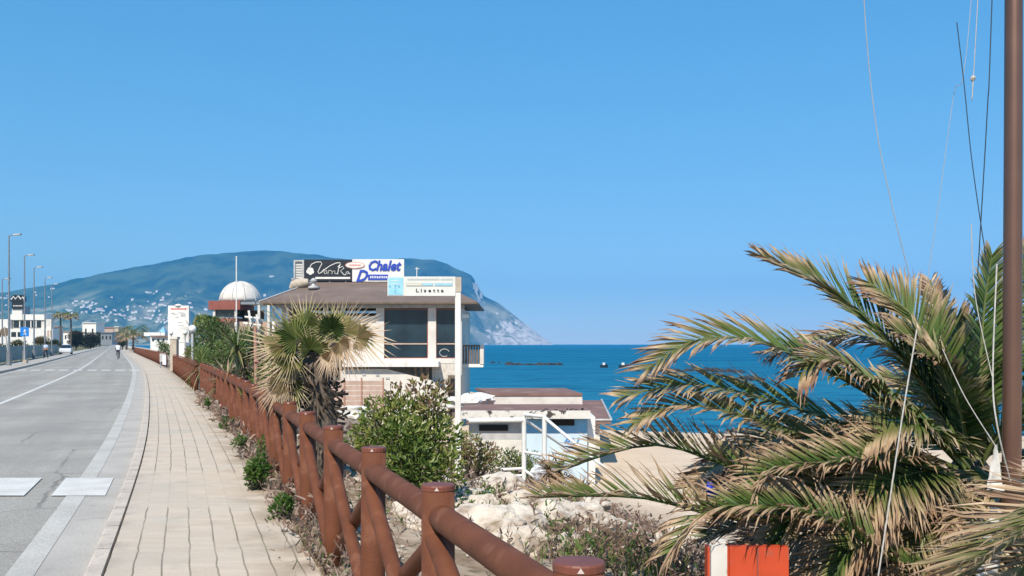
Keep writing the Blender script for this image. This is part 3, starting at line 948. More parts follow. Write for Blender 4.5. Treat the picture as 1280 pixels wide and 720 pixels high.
mb.build('flower_mark', W_WHITE, bdb)
mb = MB(); a, c_ = zc(275, 270), zc(622, 250); mb.box(a.x, c_.x, D - 0.03, D - 0.004, a.z, c_.z); mb.build('underline', W_WHITE, bdb)
for x in (392, 412, 432): MB().tube([P(x, 351, D + .1), P(x + 1.5, 357, D + .1)], 0.05, 6).build('support_leg', GREY_LIGHT, bs)

ws = thing('chalet_sign', 'white rooftop sign with blue Chalet lettering and a pale red oval', 'sign', P(472, 356, D))
bdw = MB().pbox(440.3, 324, 505, 352, D + 0.03, 0.25).build('board', W_WHITE, ws)
mb = MB()
p_ = zc(805, 190); text_mesh(mb, 'Chalet', (p_.x, D - 0.012, p_.z), 108 / 8 * SS, shear=0.3, width=330 / 8 * SS, bold=0.035)
p_ = zc(680, 298); text_mesh(mb, 'D', (p_.x, D - 0.012, p_.z), 120 / 8 * SS, shear=0.4, width=120 / 8 * SS, bold=0.03)
mb.build('lettering', SCRIPT_BLUE, bdw)
mb = MB(); a, c_ = zc(800, 280), zc(1000, 225); mb.box(a.x, c_.x, D - 0.01, D + 0.028, a.z, c_.z); bb = mb.build('blue_band', SCRIPT_BLUE, bdw)
mb = MB()
x = 822
while x < 985:
    w = rr.uniform(8, 13); a, c_ = zc(x, 262), zc(x + w, 240 + rr.uniform(-3, 3)); mb.box(a.x, c_.x, D - 0.018, D - 0.0105, a.z, c_.z); x += w + 7
mb.build('band_lettering', W_WHITE, bb)
mb = MB(); n = 22; c = zc(670, 132)
for (rx, rz, y, mi) in ((98, 34, -0.004, 0), (88, 27, -0.012, 1)):
    mb.add([c + Vector((math.cos(k * 2 * PI / n) * rx / 8 * SS, y, math.sin(k * 2 * PI / n) * rz / 8 * SS)) for k in range(n)], [tuple(range(n))], mi)
a, c_ = zc(612, 140), zc(730, 124); mb.box(a.x, c_.x, c.y - 0.02, c.y - 0.013, a.z, c_.z, 0)
mb.build('oval_badge', [mat('pale_red', (0.66, 0.34, 0.28), rough=0.5), W_WHITE], bdw)
for x in (450, 470, 490): MB().tube([P(x, 352, D + .1), P(x + 1.5, 357, D + .1)], 0.05, 6).build('support_leg', GREY_LIGHT, ws)
# vent cowl and pale box on the roof, left of the ridge
vc = thing('roof_vent', 'pale rounded roof vent hood in front of the black script sign', 'vent', P(392, 362, D - 2))
mb = MB().lathe(P(392, 361, D - 2), [(0.34, 0), (0.34, .12), (.12, .2), (.12, .42), (.26, .46), (.1, .62), (.02, .66)], 12); mb.build('cowl', GREY_LIGHT, vc, smooth=True)
MB().lathe(P(392, 364, D - 2), [(0.3, -.25), (0.36, .05), (.3, .15)], 12).build('base_collar', DARK, vc)
ac = thing('roof_tank', 'pale curved water tank lying at the left end of the brown roof', 'tank', P(372, 362, D - 1.5))
q = [P(363, 361, D - 1.5), P(367, 356.5, D - 1.5), P(376, 354, D - 1.5), P(386, 352.5, D - 1.5)]
MB().tube(q, [.12, .3, .34, .2], 10).build('tank_body', BEIGE, ac, smooth=True)
MB().tube([q[1] + Vector((0, -.02, .33)), q[1] + Vector((0, -.02, .42))], .14, 8).build('filler_cap', GREY_LIGHT, ac)
for (x, y0, y1, lab) in ((521, 334, 351, 'thin white antenna rising above the ridge right of the Chalet sign'),):
    an = thing('antenna', lab, 'antenna', P(x, y1, D))
    MB().tube([P(x, y1, D), P(x, y0, D)], 0.03, 5).build('mast', W_WHITE, an)
    MB().tube([P(x - 2, y0 + 2, D), P(x + 3, y0 + 2, D)], 0.025, 5).build('arm', W_WHITE, an)

# ------------------------------------------------------------------ pavilion with the white dome
D = 80.0
dm = thing('domed_pavilion', 'red brown beach pavilion with white ribbed dome beyond the fan palm', 'building', (P(300, 0, D).x, D, -3.2))
c = P(300, 377, D + 2.5); r = 1.72
mb = MB(); prof = [(r * math.cos(a), r * 1.02 * math.sin(a)) for a in [k * PI / 2 / 9 for k in range(10)]]; prof[-1] = (0.02, prof[-1][1])
mb.lathe(c, prof, 28); do = mb.build('dome', W_PLASTER, dm, smooth=True)
mb = MB()
for k in range(10):
    a = k * 2 * PI / 10 + .2
    mb.tube([c + Vector((math.cos(a) * (x + .015), math.sin(a) * (x + .015), z)) for (x, z) in prof], 0.04, 5)
mb.build('dome_ribs', GREY_LIGHT, do)
pb(260.5, 376, 300, 387, D, 4.4).build('roof_fascia', RED_FASCIA, dm)
pb(300.2, 377, 345, 380.5, D + .1, 4).build('canopy', GREY_MET, dm)
mb = MB(); pb(268, 387.2, 297, 396, D + .3, 3.8, 0, mb); mb.build('window_band', GLASS, dm)
pb(266, 397.5, 296, 402, D + .1, 3.8).build('sill_band', RED_FASCIA, dm)
for x in (266, 293, 322, 334): pb(x, 387 if x < 300 else 381, x + 3, 500, D + .15, .2).build('column', W_PLASTER, dm)
pb(268, 402, 345, 500, D + 0.6, 3.5).build('lower_wall', PINK_WOOD, dm)
pb(303, 388, 330, 399, D + 2.4, .1).build('shaded_back_wall', BROWN_SLAT, dm)
mb = MB(); 
for (x0, y0, x1, y1) in ((306, 396, 324, 398), (304, 404, 326, 407), (311, 388, 314, 410), (321, 393, 323.5, 412)): mb.tube([P(x0, y0, D - .3), P(x1, y1, D - .3)], 0.1, 6)
mb.build('windbreak_frame', W_WHITE, dm)
fp = thing('flag_pole', 'thin white flagpole standing in front of the white dome', 'pole', P(295.5, 500, D - 3))
MB().tube([P(295.5, 500, D - 3), P(295.5, 322, D - 3)], [.07, .045], 8).build('pole', W_WHITE, fp)
MB().lathe(P(295.5, 322, D - 3), [(.02, 0), (.07, .05), (.02, .12)], 8).build('finial', W_WHITE, fp)

rp = thing('rusty_pole', 'thin rusty red pole standing in the shrubs left of the fan palm', 'pole', P(320, 500, 19))
MB().tube([P(320.5, 505, 19), P(319, 408, 19)], [.04, .035], 8).build('pole', TERRA, rp, smooth=True)
MB().tube([P(318, 452, 18.95), P(323.5, 452, 18.95)], .02, 6).build('bracket', RED_FRAME, rp)

# ------------------------------------------------------------------ white advertising pylon, gate pillar, globe lamps
D = 62.0
py = thing('advert_pylon', 'tall white advertising board with red heading beside the beige gate pillar', 'sign', (P(224, 0, D).x, D, -0.3))
bd = MB().pbox(210, 382, 236, 428, D, 0.22).build('board', W_WHITE, py)
MB().pbox(219, 428, 231, 463, D + .03, .16).build('stand', W_WHITE, py)
SS = D / FOC
mb = MB(); p_ = P(213.5, 386.6, D); x = 213.5
while x < 232:
    w = rr.uniform(1.1, 1.7); mb.pbox(x, 385.2, x + w, 387.2, D - .006, .004); x += w + .5
mb.build('red_heading', SIGN_RED, bd)
mb = MB()
for (x0, y0, x1, y1) in ((214, 391, 218, 392.4), (217, 392.4, 222, 393.4), (223, 390.5, 230, 391.6), (226, 391.6, 232, 396), (219, 396, 224, 397), (221, 403, 229, 403.8), (222, 406.5, 230, 407.2)):
    mb.pbox(x0, y0, x1, y1, D - .006, .004)
mb.build('grey_print', GREY_LIGHT, bd)
MB().lathe(P(223, 382, D + .1), [(.25, 0), (.22, .05), (.02, .12)], 10).build('top_lamp', W_WHITE, py)

D = 57.5
gp = thing('gate_pillar', 'square beige gate pillar at the end of the brown fence', 'pillar', (P(216.5, 0, D).x, D, -0.02))
MB().pbox(212.5, 424, 220.5, 463.5, D, 0.42).build('shaft', BEIGE, gp)
MB().pbox(211.5, 421, 221.5, 424, D - .04, 0.5).build('coping', W_PLASTER, gp)
wb = thing('notice_board', 'small white and grey notice board on legs left of the beige gate pillar', 'sign', (P(204, 0, 64).x, 64, 0))
MB().pbox(199.5, 442, 207, 452, 64, .06).build('panel', GREY_LIGHT, wb)
for x in (200, 206): MB().pbox(x, 452, x + 1.2, 460, 64.01, .04).build('leg', GREY_MET, wb)
MB().pbox(203, 444, 207.5, 456, 63.9, .05).build('leaflet_holder', CLOTH_W, wb)
def globe(x, y, D, r, label):
    g = thing('globe_lamp', label, 'lamp', (P(x, 0, D).x, D, -0.4), 'globe lamps among the shrubs')
    c = P(x, y, D)
    MB().tube([(c.x, D, -.5), (c.x, D, c.z - r * .9)], .05, 8).build('post', GREY_LIGHT, g)
    mb = MB().lathe(c, [(r * max(.05, math.cos(a)), r * math.sin(a)) for a in [-PI / 2 + k * PI / 10 for k in range(11)]], 16)
    mb.build('globe', GLOBE, g, smooth=True)
    MB().lathe(c + Vector((0, 0, -r * 1.08)), [(.09, 0), (.11, .06), (.08, .1)], 10).build('collar', GREY_MET, g)
globe(240.5, 411, 40, .16, 'larger white globe lamp on a post above the dark shrubs')
globe(231.5, 415.5, 55, .145, 'smaller white globe lamp just beside the white advertising board')
globe(214, 416, 57.7, .12, 'tiny white globe lamp on top of the beige gate pillar')

# ------------------------------------------------------------------ kiosk with the brown roof behind it
D = 32.0
hut = thing('blue_kiosk', 'pale blue and white beach kiosk with a flat peeling white roof edge', 'kiosk', (P(655, 0, D).x, D, -3.2))
zb = -3.3
def hb(x0, y0, x1, y1, d, dep): 
    a = P(x0, y1, d); c = P(x1, y0, d); return MB().box(a.x, c.x, d, d + dep, a.z, c.z)
hb(656, 524, 734, 541, D, .2).build('blue_wall', SKYBLUE, hut)
hb(656, 541, 734, 615, D - .01, .2).build('pale_wall', PALEBLUE, hut)
hb(586, 524, 656, 550, D - .02, .2).build('grey_panel', GREY_LIGHT, hut)
hb(586, 550, 656, 615, D - .03, .2).build('counter_wall', W_PLASTER, hut)
hb(599, 531, 635, 538.5, D - .08, .05).build('serving_hatch', DARK, hut)
hb(690, 524.5, 718, 532, D - .06, .05).build('window_slot', DARK, hut)
hb(734.2, 521, 744, 615, D + .3, 2.5).build('side_wall', W_WHITE, hut)
x1 = P(744, 0, D).x; x0 = P(586, 0, D).x
MB().box(x0, x1 - .3, D + .2, D + 3.2, zb, P(0, 526, D).z).build('back_room', W_PLASTER, hut)
rfk = hb(574, 513.5, 738, 523.5, D - .5, .15).build('roof_edge', PEELED, hut)
a = P(574, 514.5, D - .35); c_ = P(738, 514.5, D - .35)
MB().box(a.x, c_.x, D - .345, D + 3.6, a.z - .1, a.z - .003).build('roof_deck', ROOF_RED, hut)
mb = MB()
rr = random.Random(5)
for k in range(14):
    x = rr.uniform(676, 734); y = rr.uniform(510, 514); w = rr.uniform(1, 5)
    a = P(x, y + 1.6, D - .2); mb.obox((a.x, D - .2 + rr.uniform(0, .5), a.z), (w * .013, .02, rr.uniform(-.02, .02)), (0, .06, 0), (0, 0, .012))
mb.build('torn_roof_felt', DARK, hut)
mb = MB()
for st in (((706, 553), (710, 546), (714, 549), (709, 552), (716, 556)), ((716, 547), (720, 556), (724, 547)), ((704, 558), (724, 559))):
    mb.tube([P(*q, D - .03) for q in st], .03, 5)
mb.build('blue_scrawl', mat('scrawl_blue', (.12, .3, .62), rough=.6), hut)

D = 37.0
br = thing('bathing_house', 'low bathing house with a wide reddish brown flat roof behind the blue kiosk', 'building', (P(680, 0, D).x, D, -3.2))
dz = P(0, 533, D).z; tz = dz + .25
L0 = [(583, 37), (764, 37), (752, 50), (585, 50)]
mb = MB()
A = [Vector(((x - 640) / FOC * d, d, tz)) for (x, d) in L0]
B_ = [v - Vector((0, 0, .16)) for v in A]
mb.add(A + B_, [(0, 1, 2, 3), (7, 6, 5, 4)] + [(i, i + 4, (i + 1) % 4 + 4, (i + 1) % 4) for i in range(4)])
mb.build('roof', ROOF_RED, br)
mb = MB(); mb.tube([A[1] + Vector((0, 0, .03)), A[2] + Vector((0, 0, .03))], .05, 6); mb.tube([A[0], A[1]], .05, 6); mb.build('roof_trim', GREY_LIGHT, br)
MB().box(A[0].x + .2, A[1].x - .4, D + .4, 49.5, zb, tz - .165).build('wall', W_PLASTER, br)
# raised roof with a white upstand
T = [Vector(((x - 640) / FOC * d, d, tz + .62)) for (x, d) in ((612, 45), (728, 45), (706, 50.5), (594, 50.5))]
mb = MB(); mb.add([*T, *[v - Vector((0, 0, .12)) for v in T]], [(0, 1, 2, 3), (7, 6, 5, 4)] + [(i, i + 4, (i + 1) % 4 + 4, (i + 1) % 4) for i in range(4)])
mb.build('raised_roof', ROOF_RED, br)
mb = MB(); a, c_ = T[0], T[1]
mb.box(a.x, c_.x, a.y + .05, a.y + .2, tz + .002, tz + .49); mb.build('upstand', W_PLASTER, br)
for x in (613, 622): pb(x, 508, x + 2, 514.5, 44.6, .1).build('vent_pipe', PINK_WOOD, br)
# white sheeting bundled on the left of it
def lumpy(name, c, r, m, seed, sq=(1, 1, .7), sub=3, amp=.25, fr=1.6, parent=None):
    bm = bmesh.new(); bmesh.ops.create_icosphere(bm, subdivisions=sub, radius=1)
    mb = MB(); vs = []
    for v in bm.verts:
        n = v.co.normalized(); k = 1 + amp * mnoise.fractal(n * fr + Vector((seed * 3.1, seed, 0)), 1, 2, 4)
        k = k - 0.12 * abs(mnoise.noise(n * 4 + Vector((seed, 0, 5))))
        vs.append(Vector(c) + Vector((n.x * sq[0], n.y * sq[1], n.z * sq[2])) * r * k)
    mb.add(vs, [tuple(v.index for v in f.verts) for f in bm.faces]); bm.free()
    return mb
for k, (x, y, D_, r, lab) in enumerate([(578, 503, 38, .55, 'crumpled white plastic sheeting beside the pale sign post'), (600, 500, 42, .5, 'white bundle of sheeting at the left end of the brown flat roof'), (440, 516, 40, .6, 'white tarpaulin heap at the foot of the pink board fence')]):
    o = lumpy('tarpaulin', P(x, y, D_), r, CANVAS, 30 + k, (1.2, .8, .55), 3, .5).build('tarpaulin', CANVAS, loc=P(x, y + 8, D_))
    tag(o, lab, 'tarpaulin')

# ------------------------------------------------------------------ white stair railing leading down to the beach
D = 18.0
sr = thing('stair_railing', 'white painted pipe railing of the steps leading down to the beach', 'railing', P(655, 606, D))
def pipe(name, a, c, r=.03, d0=D, d1=None): 
    MB().tube([P(*a, d0), P(*c, d1 or d0)], r, 8).build(name, W_WHITE, sr, smooth=True)
pipe('post', (655, 610), (655, 518), .045); pipe('post', (680.5, 612), (680.5, 520), .045, D - .5)
pipe('top_rail', (586, 526), (655, 525), .05); pipe('top_rail', (655, 518), (680.5, 521), .035, D, D - .5)
pipe('mid_rail', (626, 587), (655, 585.5), .028); pipe('mid_rail', (612, 596), (655, 594.5), .028)
pipe('curved_rail', (655, 565), (680.5, 569), .028, D, D - .5)
pipe('sloping_rail', (680.5, 522), (782, 607), .03, D - .5, D - 2.2); pipe('sloping_rail', (655, 524), (728, 574), .03, D, D + 1.2)
pipe('sloping_rail', (680.5, 576), (727, 605), .028, D - .5, D - 1.5); pipe('sloping_rail', (656, 588), (706, 622), .028, D, D - 1)
pipe('sloping_rail', (680.5, 597), (704, 610), .028, D - .5, D - 1)
lf = thing('plank_screen', 'small white plank screen beside the pale sign post', 'screen', P(612, 600, 20))
for k in range(5): MB().pbox(598, 573 + k * 4.6, 627, 576.8 + k * 4.6, 20, .03).build('plank', W_WHITE, lf)
for x in (599, 625): MB().pbox(x, 570, x + 1.8, 604, 20.04, .04).build('upright', W_WHITE, lf)
rag = lumpy('plastic_bag', P(673, 590, 17.3), .13, CLOTH_W, 51, (1, .8, 1), 2, .5).build('plastic_bag', CLOTH_W, loc=P(673, 597, 17.3))
tag(rag, 'pale blue plastic bag snagged on the white stair railing', 'bag')

# ------------------------------------------------------------------ orange red boat board under the palm
D = 6.45
ob = thing('painted_board', 'orange red painted locker with a peeling white upright under the low palm fronds', 'locker', P(930, 760, D))
MB().pbox(912, 684, 986, 800, D, .08).build('red_panel', ORANGE, ob)
MB().pbox(889, 683, 909, 800, D - .03, .08).build('white_upright', PEELED, ob)
MB().pbox(884.5, 684, 889, 800, D + .02, .1).build('red_edge', ORANGE, ob)
MB().pbox(909, 684, 912, 800, D + .02, .06).build('red_gap_strip', ORANGE, ob)
MB().pbox(946.5, 684.5, 948, 800, D - .008, .007).build('panel_seam', RED_FASCIA, ob)
o = lumpy('blue_scrap', P(889, 615, 6.6), .05, BLUE_RAG, 3, (.8, .5, 1.25), 2, .6).build('blue_scrap', BLUE_RAG, loc=P(889, 622, 6.6))
tag(o, 'small bright blue plastic scrap caught in the drooping dry frond', 'plastic scrap')

# ------------------------------------------------------------------ brown mast with ropes
D = 6.8
MX = P(1266.5, 0, D).x; MZ = ground_z(MX, D)
ms_ = thing('mast', 'tall glossy brown metal mast standing behind the palm fronds', 'mast', (MX, D, MZ))
MB().tube([(MX - .02, D, MZ - .1), (MX, D, 3), (MX + .02, D, 9)], [.066, .061, .05], 24).build('pole', MAST, ms_, smooth=True)
MB().lathe((MX + .02, D, 9), [(.055, 0), (.06, .03), (.02, .12)], 12).build('mast_head', MAST, ms_, smooth=True)
TOP = Vector((MX + .01, D, 8.9))
def catm(pts, n=10):
    pts = [Vector(p) for p in pts]; out = []
    for i in range(len(pts) - 1):
        p0 = pts[max(i - 1, 0)]; p1 = pts[i]; p2 = pts[i + 1]; p3 = pts[min(i + 2, len(pts) - 1)]
        for k in range(n):
            t = k / n
            out.append(.5 * ((2 * p1) + (p2 - p0) * t + (2 * p0 - 5 * p1 + 4 * p2 - p3) * t * t + (3 * p1 - p0 - 3 * p2 + p3) * t ** 3))
    out.append(pts[-1]); return out
def rope(lst, r, m, label, name='rope', top=True):
    pts = [P(*q) for q in lst]
    if top: pts = [TOP] + pts
    o = MB().tube(catm(pts), r, 5).build(name, m, smooth=True, loc=pts[-1])
    tag(o, label, name)
rope([(1079, -120, 6.3), (1080, 0, 6.4), (1094, 150, 6.5), (1118, 270, 6.6), (1146, 378, 6.8)], .003, ROPE_W, 'slack white rope curving down the sky to the upper palm frond')
rope([(1146, 412, 6.2), (1128, 520, 6.1), (1110, 640, 6.0), (1094, 745, 5.9)], .0055, ROPE_W, 'thicker white rope hanging in front of the dark palm crown', top=False)
rope([(1214, 0, 6.7), (1192, 120, 6.8), (1174, 250, 6.9), (1160, 345, 7)], .002, ROPE_W, 'faint thin white line slanting left behind the mast')
rope([(1196, 28, 6.6), (1205, 105, 6.6), (1216, 210, 6.6), (1236, 345, 6.6)], .0035, ROPE_D, 'dark cable slanting right down to the mast foot', 'cable', top=False)
rope([(1240, 0, 6.6), (1234, 140, 6.6), (1222, 345, 6.7)], .004, ROPE_D, 'dark cable hanging almost straight beside the brown mast', 'cable')
rope([(1220, 40, 6.7), (1216, 96, 6.7)], .003, ROPE_W, 'short white cord with a small knot high beside the mast')
rope([(1246, 330, 6.5), (1241, 470, 6.4), (1247, 535, 6.3), (1264, 606, 6.4)], .006, ROPE_W, 'white rope hanging close along the left side of the mast', top=False)
rope([(1178, 436, 6.4), (1206, 496, 6.35), (1244, 557, 6.3)], .0038, ROPE_W, 'taut white line running down right to the cloth at the mast foot', top=False)
rope([(1214, 280, 6.5), (1219, 370, 6.5), (1240, 470, 6.4)], .0035, ROPE_W, 'thin pale line joining the white rope left of the mast', top=False)
tag(lumpy('rope_knot', P(1216, 98, 6.7), .018, ROPE_W, 4, (1, 1, 1.2), 2).build('rope_knot', ROPE_W, loc=P(1216, 98, 6.7)), 'small pale knot at the end of the short cord', 'knot')
def cloth(name, pts, label, m=CANVAS):
    """a thin crumpled sheet through a grid of points"""
    mb = MB(); ny = len(pts); nx = len(pts[0])
    vs = [p + Vector((0, .045 * mnoise.noise(p * 11) + .02 * mnoise.noise(p * 27), 0)) for row in pts for p in row]
    vb = [v + Vector((0, .008, 0)) for v in vs]
    n = len(vs)
    f = [(j * nx + i, j * nx + i + 1, (j + 1) * nx + i + 1, (j + 1) * nx + i) for j in range(ny - 1) for i in range(nx - 1)]
    mb.add(vs + vb, f + [tuple(n + q for q in reversed(x)) for x in f])
    tag(mb.build(name, m, smooth=True, loc=pts[-1][0]), label, 'cloth')
def lerp(a, b_, t): return a + (b_ - a) * t
def gridq(a, b_, c, d, n=7):
    return [[lerp(lerp(P(*a), P(*b_), i / n), lerp(P(*c), P(*d), i / n), j / n) for i in range(n + 1)] for j in range(n + 1)]
cloth('hanging_cloth', gridq((1244, 556, 6.35), (1248, 556, 6.35), (1234, 612, 6.35), (1254, 614, 6.35)), 'small white cloth wedge tied where the ropes meet by the mast')
cloth('draped_cloth', gridq((1240, 634, 6.5), (1252, 636, 6.5), (1214, 740, 6.4), (1246, 745, 6.5), 14), 'white sheet draped behind the low palm frond at the mast foot')

# ------------------------------------------------------------------ far side of the road
def onroad(D, o): return Vector((F(D) + o, D, 0.03))
lampdefs = [(69.6, -11.35, 9.5), (85.5, -11.8, 9.5), (99, -12.1, 9.5), (114.6, -12.1, 9.5), (127, -12.1, 9.5)]
lab = ['nearest and tallest looking of the grey street lamps along the far pavement', 'second grey street lamp along the far pavement, above the blue sign',
       'third grey street lamp along the far pavement, in front of the white hotel', 'fourth grey street lamp along the far pavement, beside the pedestrian', 'fifth and smallest looking grey street lamp along the far pavement']
def lamp(D, o, H, label):
    b_ = onroad(D, o)
    g = thing('street_lamp', label, 'street lamp', b_, 'street lamps along the far pavement')
    MB().tube([b_ + Vector((0, 0, -.1)), b_ + Vector((0, 0, H))], [.095, .05], 8).build('pole', GREY_MET, g, smooth=True)
    MB().tube([b_ + Vector((0, 0, H - .05)), b_ + Vector((.25, 0, H + .04)), b_ + Vector((.5, 0, H + .06))], .035, 6).build('arm', GREY_MET, g)
    MB().obox(b_ + Vector((.62, 0, H + .07)), (.26, 0, .02), (0, .13, 0), (0, 0, .05)).build('lamp_head', GREY_LIGHT, g)
    MB().box(b_.x - .13, b_.x + .13, b_.y - .13, b_.y + .13, .03, 1.0).build('base_sleeve', GREY_MET, g)
for (D, o, H), l in zip(lampdefs, lab): lamp(D, o, H, l)
lamp(99, -15.4, 8.3, 'grey street lamp set back behind the green mesh fence at the picture edge')

D = 79
b_ = P(30.5, 0, D); b_.z = 0.03
bs = thing('road_sign', 'blue road sign with white figure on a thin post by the far pavement', 'road sign', b_)
MB().tube([b_, P(30.5, 408, D)], .045, 8).build('post', GREY_LIGHT, bs)
pl = MB().pbox(25.3, 409, 36, 420.5, D - .06, .03).build('plate', SIGN_BLUE, bs)
mb = MB()
mb.tube([P(30, 418.5, D - .075), P(31, 414, D - .075), P(32.5, 419, D - .075)], .045, 5); mb.tube([P(31, 414, D - .075), P(31, 411.5, D - .075)], .06, 5); mb.tube([P(29.3, 414.5, D - .075), P(33, 413.5, D - .075)], .035, 5)
mb.build('white_symbol', W_WHITE, pl)
MB().pbox(28.5, 450, 33, 455.5, D - .2, .3).build('concrete_foot', BEIGE, bs)
D = 74
b_ = P(12, 0, D); b_.z = 0.03
rs = thing('round_sign', 'round road sign seen from its grey back on a leaning pole', 'road sign', b_)
MB().tube([b_, P(5.5, 408, D)], .05, 8).build('post', GREY_LIGHT, rs)
c = P(6, 415, D); n = 20
mb = MB(); mb.add([c + Vector((math.cos(k * 2 * PI / n) * .36, -.04, math.sin(k * 2 * PI / n) * .36)) for k in range(n)] + [c + Vector((math.cos(k * 2 * PI / n) * .36, -.01, math.sin(k * 2 * PI / n) * .36)) for k in range(n)],
                  [tuple(reversed(range(n))), tuple(range(n, 2 * n))] + [(k, (k + 1) % n, (k + 1) % n + n, k + n) for k in range(n)])
mb.build('disc', BROWN_SLAT, rs)

# green mesh fence along the far pavement
mf = thing('mesh_fence', 'green wire mesh fence along the far pavement across the road', 'fence', (F(72) - 12.7, 72, 0))
d = 60
while d < 150:
    a, c_ = onroad(d, -12.7), onroad(d + 4.5, -12.7)
    MB().tube([a, a + Vector((0, 0, 1.5))], .04, 6).build('post', GREY_LIGHT, mf)
    mb = MB(); h = 1.4; t = Vector((0.02, .0, 0))
    mb.add([a + Vector((0, .05, .1)), c_ + Vector((0, -.05, .1)), c_ + Vector((0, -.05, h)), a + Vector((0, .05, h))] + [v + t for v in (a + Vector((0, .05, .1)), c_ + Vector((0, -.05, .1)), c_ + Vector((0, -.05, h)), a + Vector((0, .05, h)))],
           [(0, 1, 2, 3), (7, 6, 5, 4), (0, 4, 5, 1), (3, 2, 6, 7)])
    mb.build('mesh_panel', MESH_GREEN, mf)
    d += 4.5 / 1.085

# hotel-like white building with a dark tower sign
D = 200.0
wh = thing('white_hotel', 'white flat roofed seafront building with dark window band across the road', 'building', (P(35, 0, D).x, D, 0))
MB().pbox(-60, 411, 66, 431, D, 2.5).build('ground_floor_wall', W_WHITE, wh)
MB().pbox(16, 400, 56, 411, D + 1.5, 2.6).build('upper_floor_wall', W_PLASTER, wh)
MB().pbox(17, 401, 51, 409.5, D + 1.35, .2).build('window_band', GLASS, wh)
for x in (24, 31, 38, 44.5): MB().pbox(x, 401, x + 1.1, 409.5, D + 1.2, .16).build('mullion', W_WHITE, wh)
MB().pbox(13, 393, 57, 400, D + 1.2, 3).build('roof_parapet', W_WHITE, wh)
MB().pbox(-60, 399, 12.8, 411, D + .6, 9).build('side_wing', W_WHITE, wh)
MB().pbox(57.5, 399, 64, 411, D + .6, 1.5).build('end_wing', W_PLASTER, wh)
MB().pbox(15, 385, 27.5, 400, D + 1, 3).build('stair_tower', W_WHITE, wh)
MB().pbox(27.6, 383, 30, 400, D + 1.4, 2.6).build('tower_edge', GREY_MET, wh)
for x in (55, 59, 62.5): MB().pbox(x, 413, x + 2.2, 421, D - .05, .06).build('window', PINK_WOOD, wh)
for k, x in enumerate((-40, -22, -5, 14, 22)): MB().pbox(x, 415, x + 6, 421, D - .05, .06).build('window', GLASS, wh)
ts = thing('tower_sign', 'black rooftop sign with a white peaked emblem over the white seafront building', 'sign', P(22, 386, D + 1))
bd = MB().pbox(14.5, 377, 28.5, 386, D + .7, .5).build('board', SIGN_BLACK, ts)
bt = MB(); A = [P(x, y, D + .6) for (x, y) in ((12.5, 376.8), (14, 370.5), (17.5, 368.6), (28, 368.6), (31, 370.5), (32, 376.8))]
bt.add(A + [v + Vector((0, .5, 0)) for v in A], [(0, 1, 2, 3, 4, 5), (11, 10, 9, 8, 7, 6)] + [(i, (i + 1) % 6, (i + 1) % 6 + 6, i + 6) for i in range(6)])
t2 = bt.build('top_board', SIGN_BLACK, ts)
mb = MB(); mb.tube([P(x, y, D + .55) for (x, y) in ((14, 374.5), (17, 371), (19.5, 374), (23, 370), (26, 374), (28.5, 371.5), (30.5, 374.5))], .17, 5)
mb.build('peak_emblem', W_WHITE, t2)
mb = MB(); x = 16.5
while x < 27: mb.pbox(x, 381.5, x + 1, 383, D + .66, .03); x += 1.7
mb.build('lettering', W_WHITE, bd)

def far_building(name, x0, y0, x1, y1, D, label, roofm=None, wallm=HOUSE_W, wins=3, dep=8, cat='building'):
    g = thing(name, label, cat, (P((x0 + x1) / 2, 0, D).x, D, 0))
    MB().pbox(x0, y0, x1, 431 if D > 250 else HOR + EYE * FOC / D + 1, D, dep).build('wall', wallm, g)
    MB().pbox(x0 - .5, y0 - (1.6 if roofm is ROOF_RED else .9), x1 + .5, y0 - .02, D - .4, dep + .8).build('roof', roofm or W_WHITE, g)
    h = (HOR + 1 - y0)
    for k in range(wins):
        x = x0 + (k + .5) * (x1 - x0) / wins
        MB().pbox(x - 1, y0 + h * .25, x + 1, y0 + h * .55, D - .05, .06).build('window', GLASS, g)
    return g
far_building('white_block', 103, 404, 120, 418, 380, 'tall white block rising behind the dark trees at the road end', wins=2)
far_building('low_house', 64, 409, 72, 428, 240, 'narrow pale house between the white building and the palms', TERRA, W_PLASTER, 3, 3)
far_building('long_house', 78, 415, 102, 424, 420, 'long low white house behind the pair of tall palms', TERRA)
far_building('bus_shelter', 126, 416, 140, 434, 260, 'grey roadside pavilion at the far end of the road', GREY_MET, GREY_MET, 3, 5)
far_building('cream_house', 143, 409, 148, 430, 330, 'narrow pale cream house at the road end', None, BEIGE, 1)
far_building('terracotta_house', 128, 410, 142, 419, 480, 'terracotta roofed house at the far road end', TERRA, PINK_WOOD, 2)
lw = far_building('low_beach_bar', 188, 421, 214, 441, 118, 'low white beach bar with reddish roof edge left of the white advertising board', ROOF_RED, W_WHITE, 4, 7)
MB().pbox(180, 415.5, 206, 420, 126, 4).build('rear_roof', W_WHITE, lw)
tn_ = thing('peaked_tent', 'small pale blue peaked sunshade over the low beach bar', 'tent', P(204, 420, 124))
mb = MB(); q = [P(200, 415.2, 124), P(208, 415.2, 124)]; w = (q[1] - q[0]).x / 2; c = (q[0] + q[1]) / 2
mb.add([c + Vector((-w, -w, 0)), c + Vector((w, -w, 0)), c + Vector((w, w, 0)), c + Vector((-w, w, 0)), c + Vector((0, 0, .75))], [(0, 1, 4), (1, 2, 4), (2, 3, 4), (3, 0, 4), (3, 2, 1, 0)])
mb.build('canopy', SKYBLUE, tn_)
for sx in (-1, 1): MB().tube([c + Vector((sx * w * .9, 0, -1.8)), c + Vector((sx * w * .9, 0, 0))], .03, 5).build('leg', GREY_LIGHT, tn_)

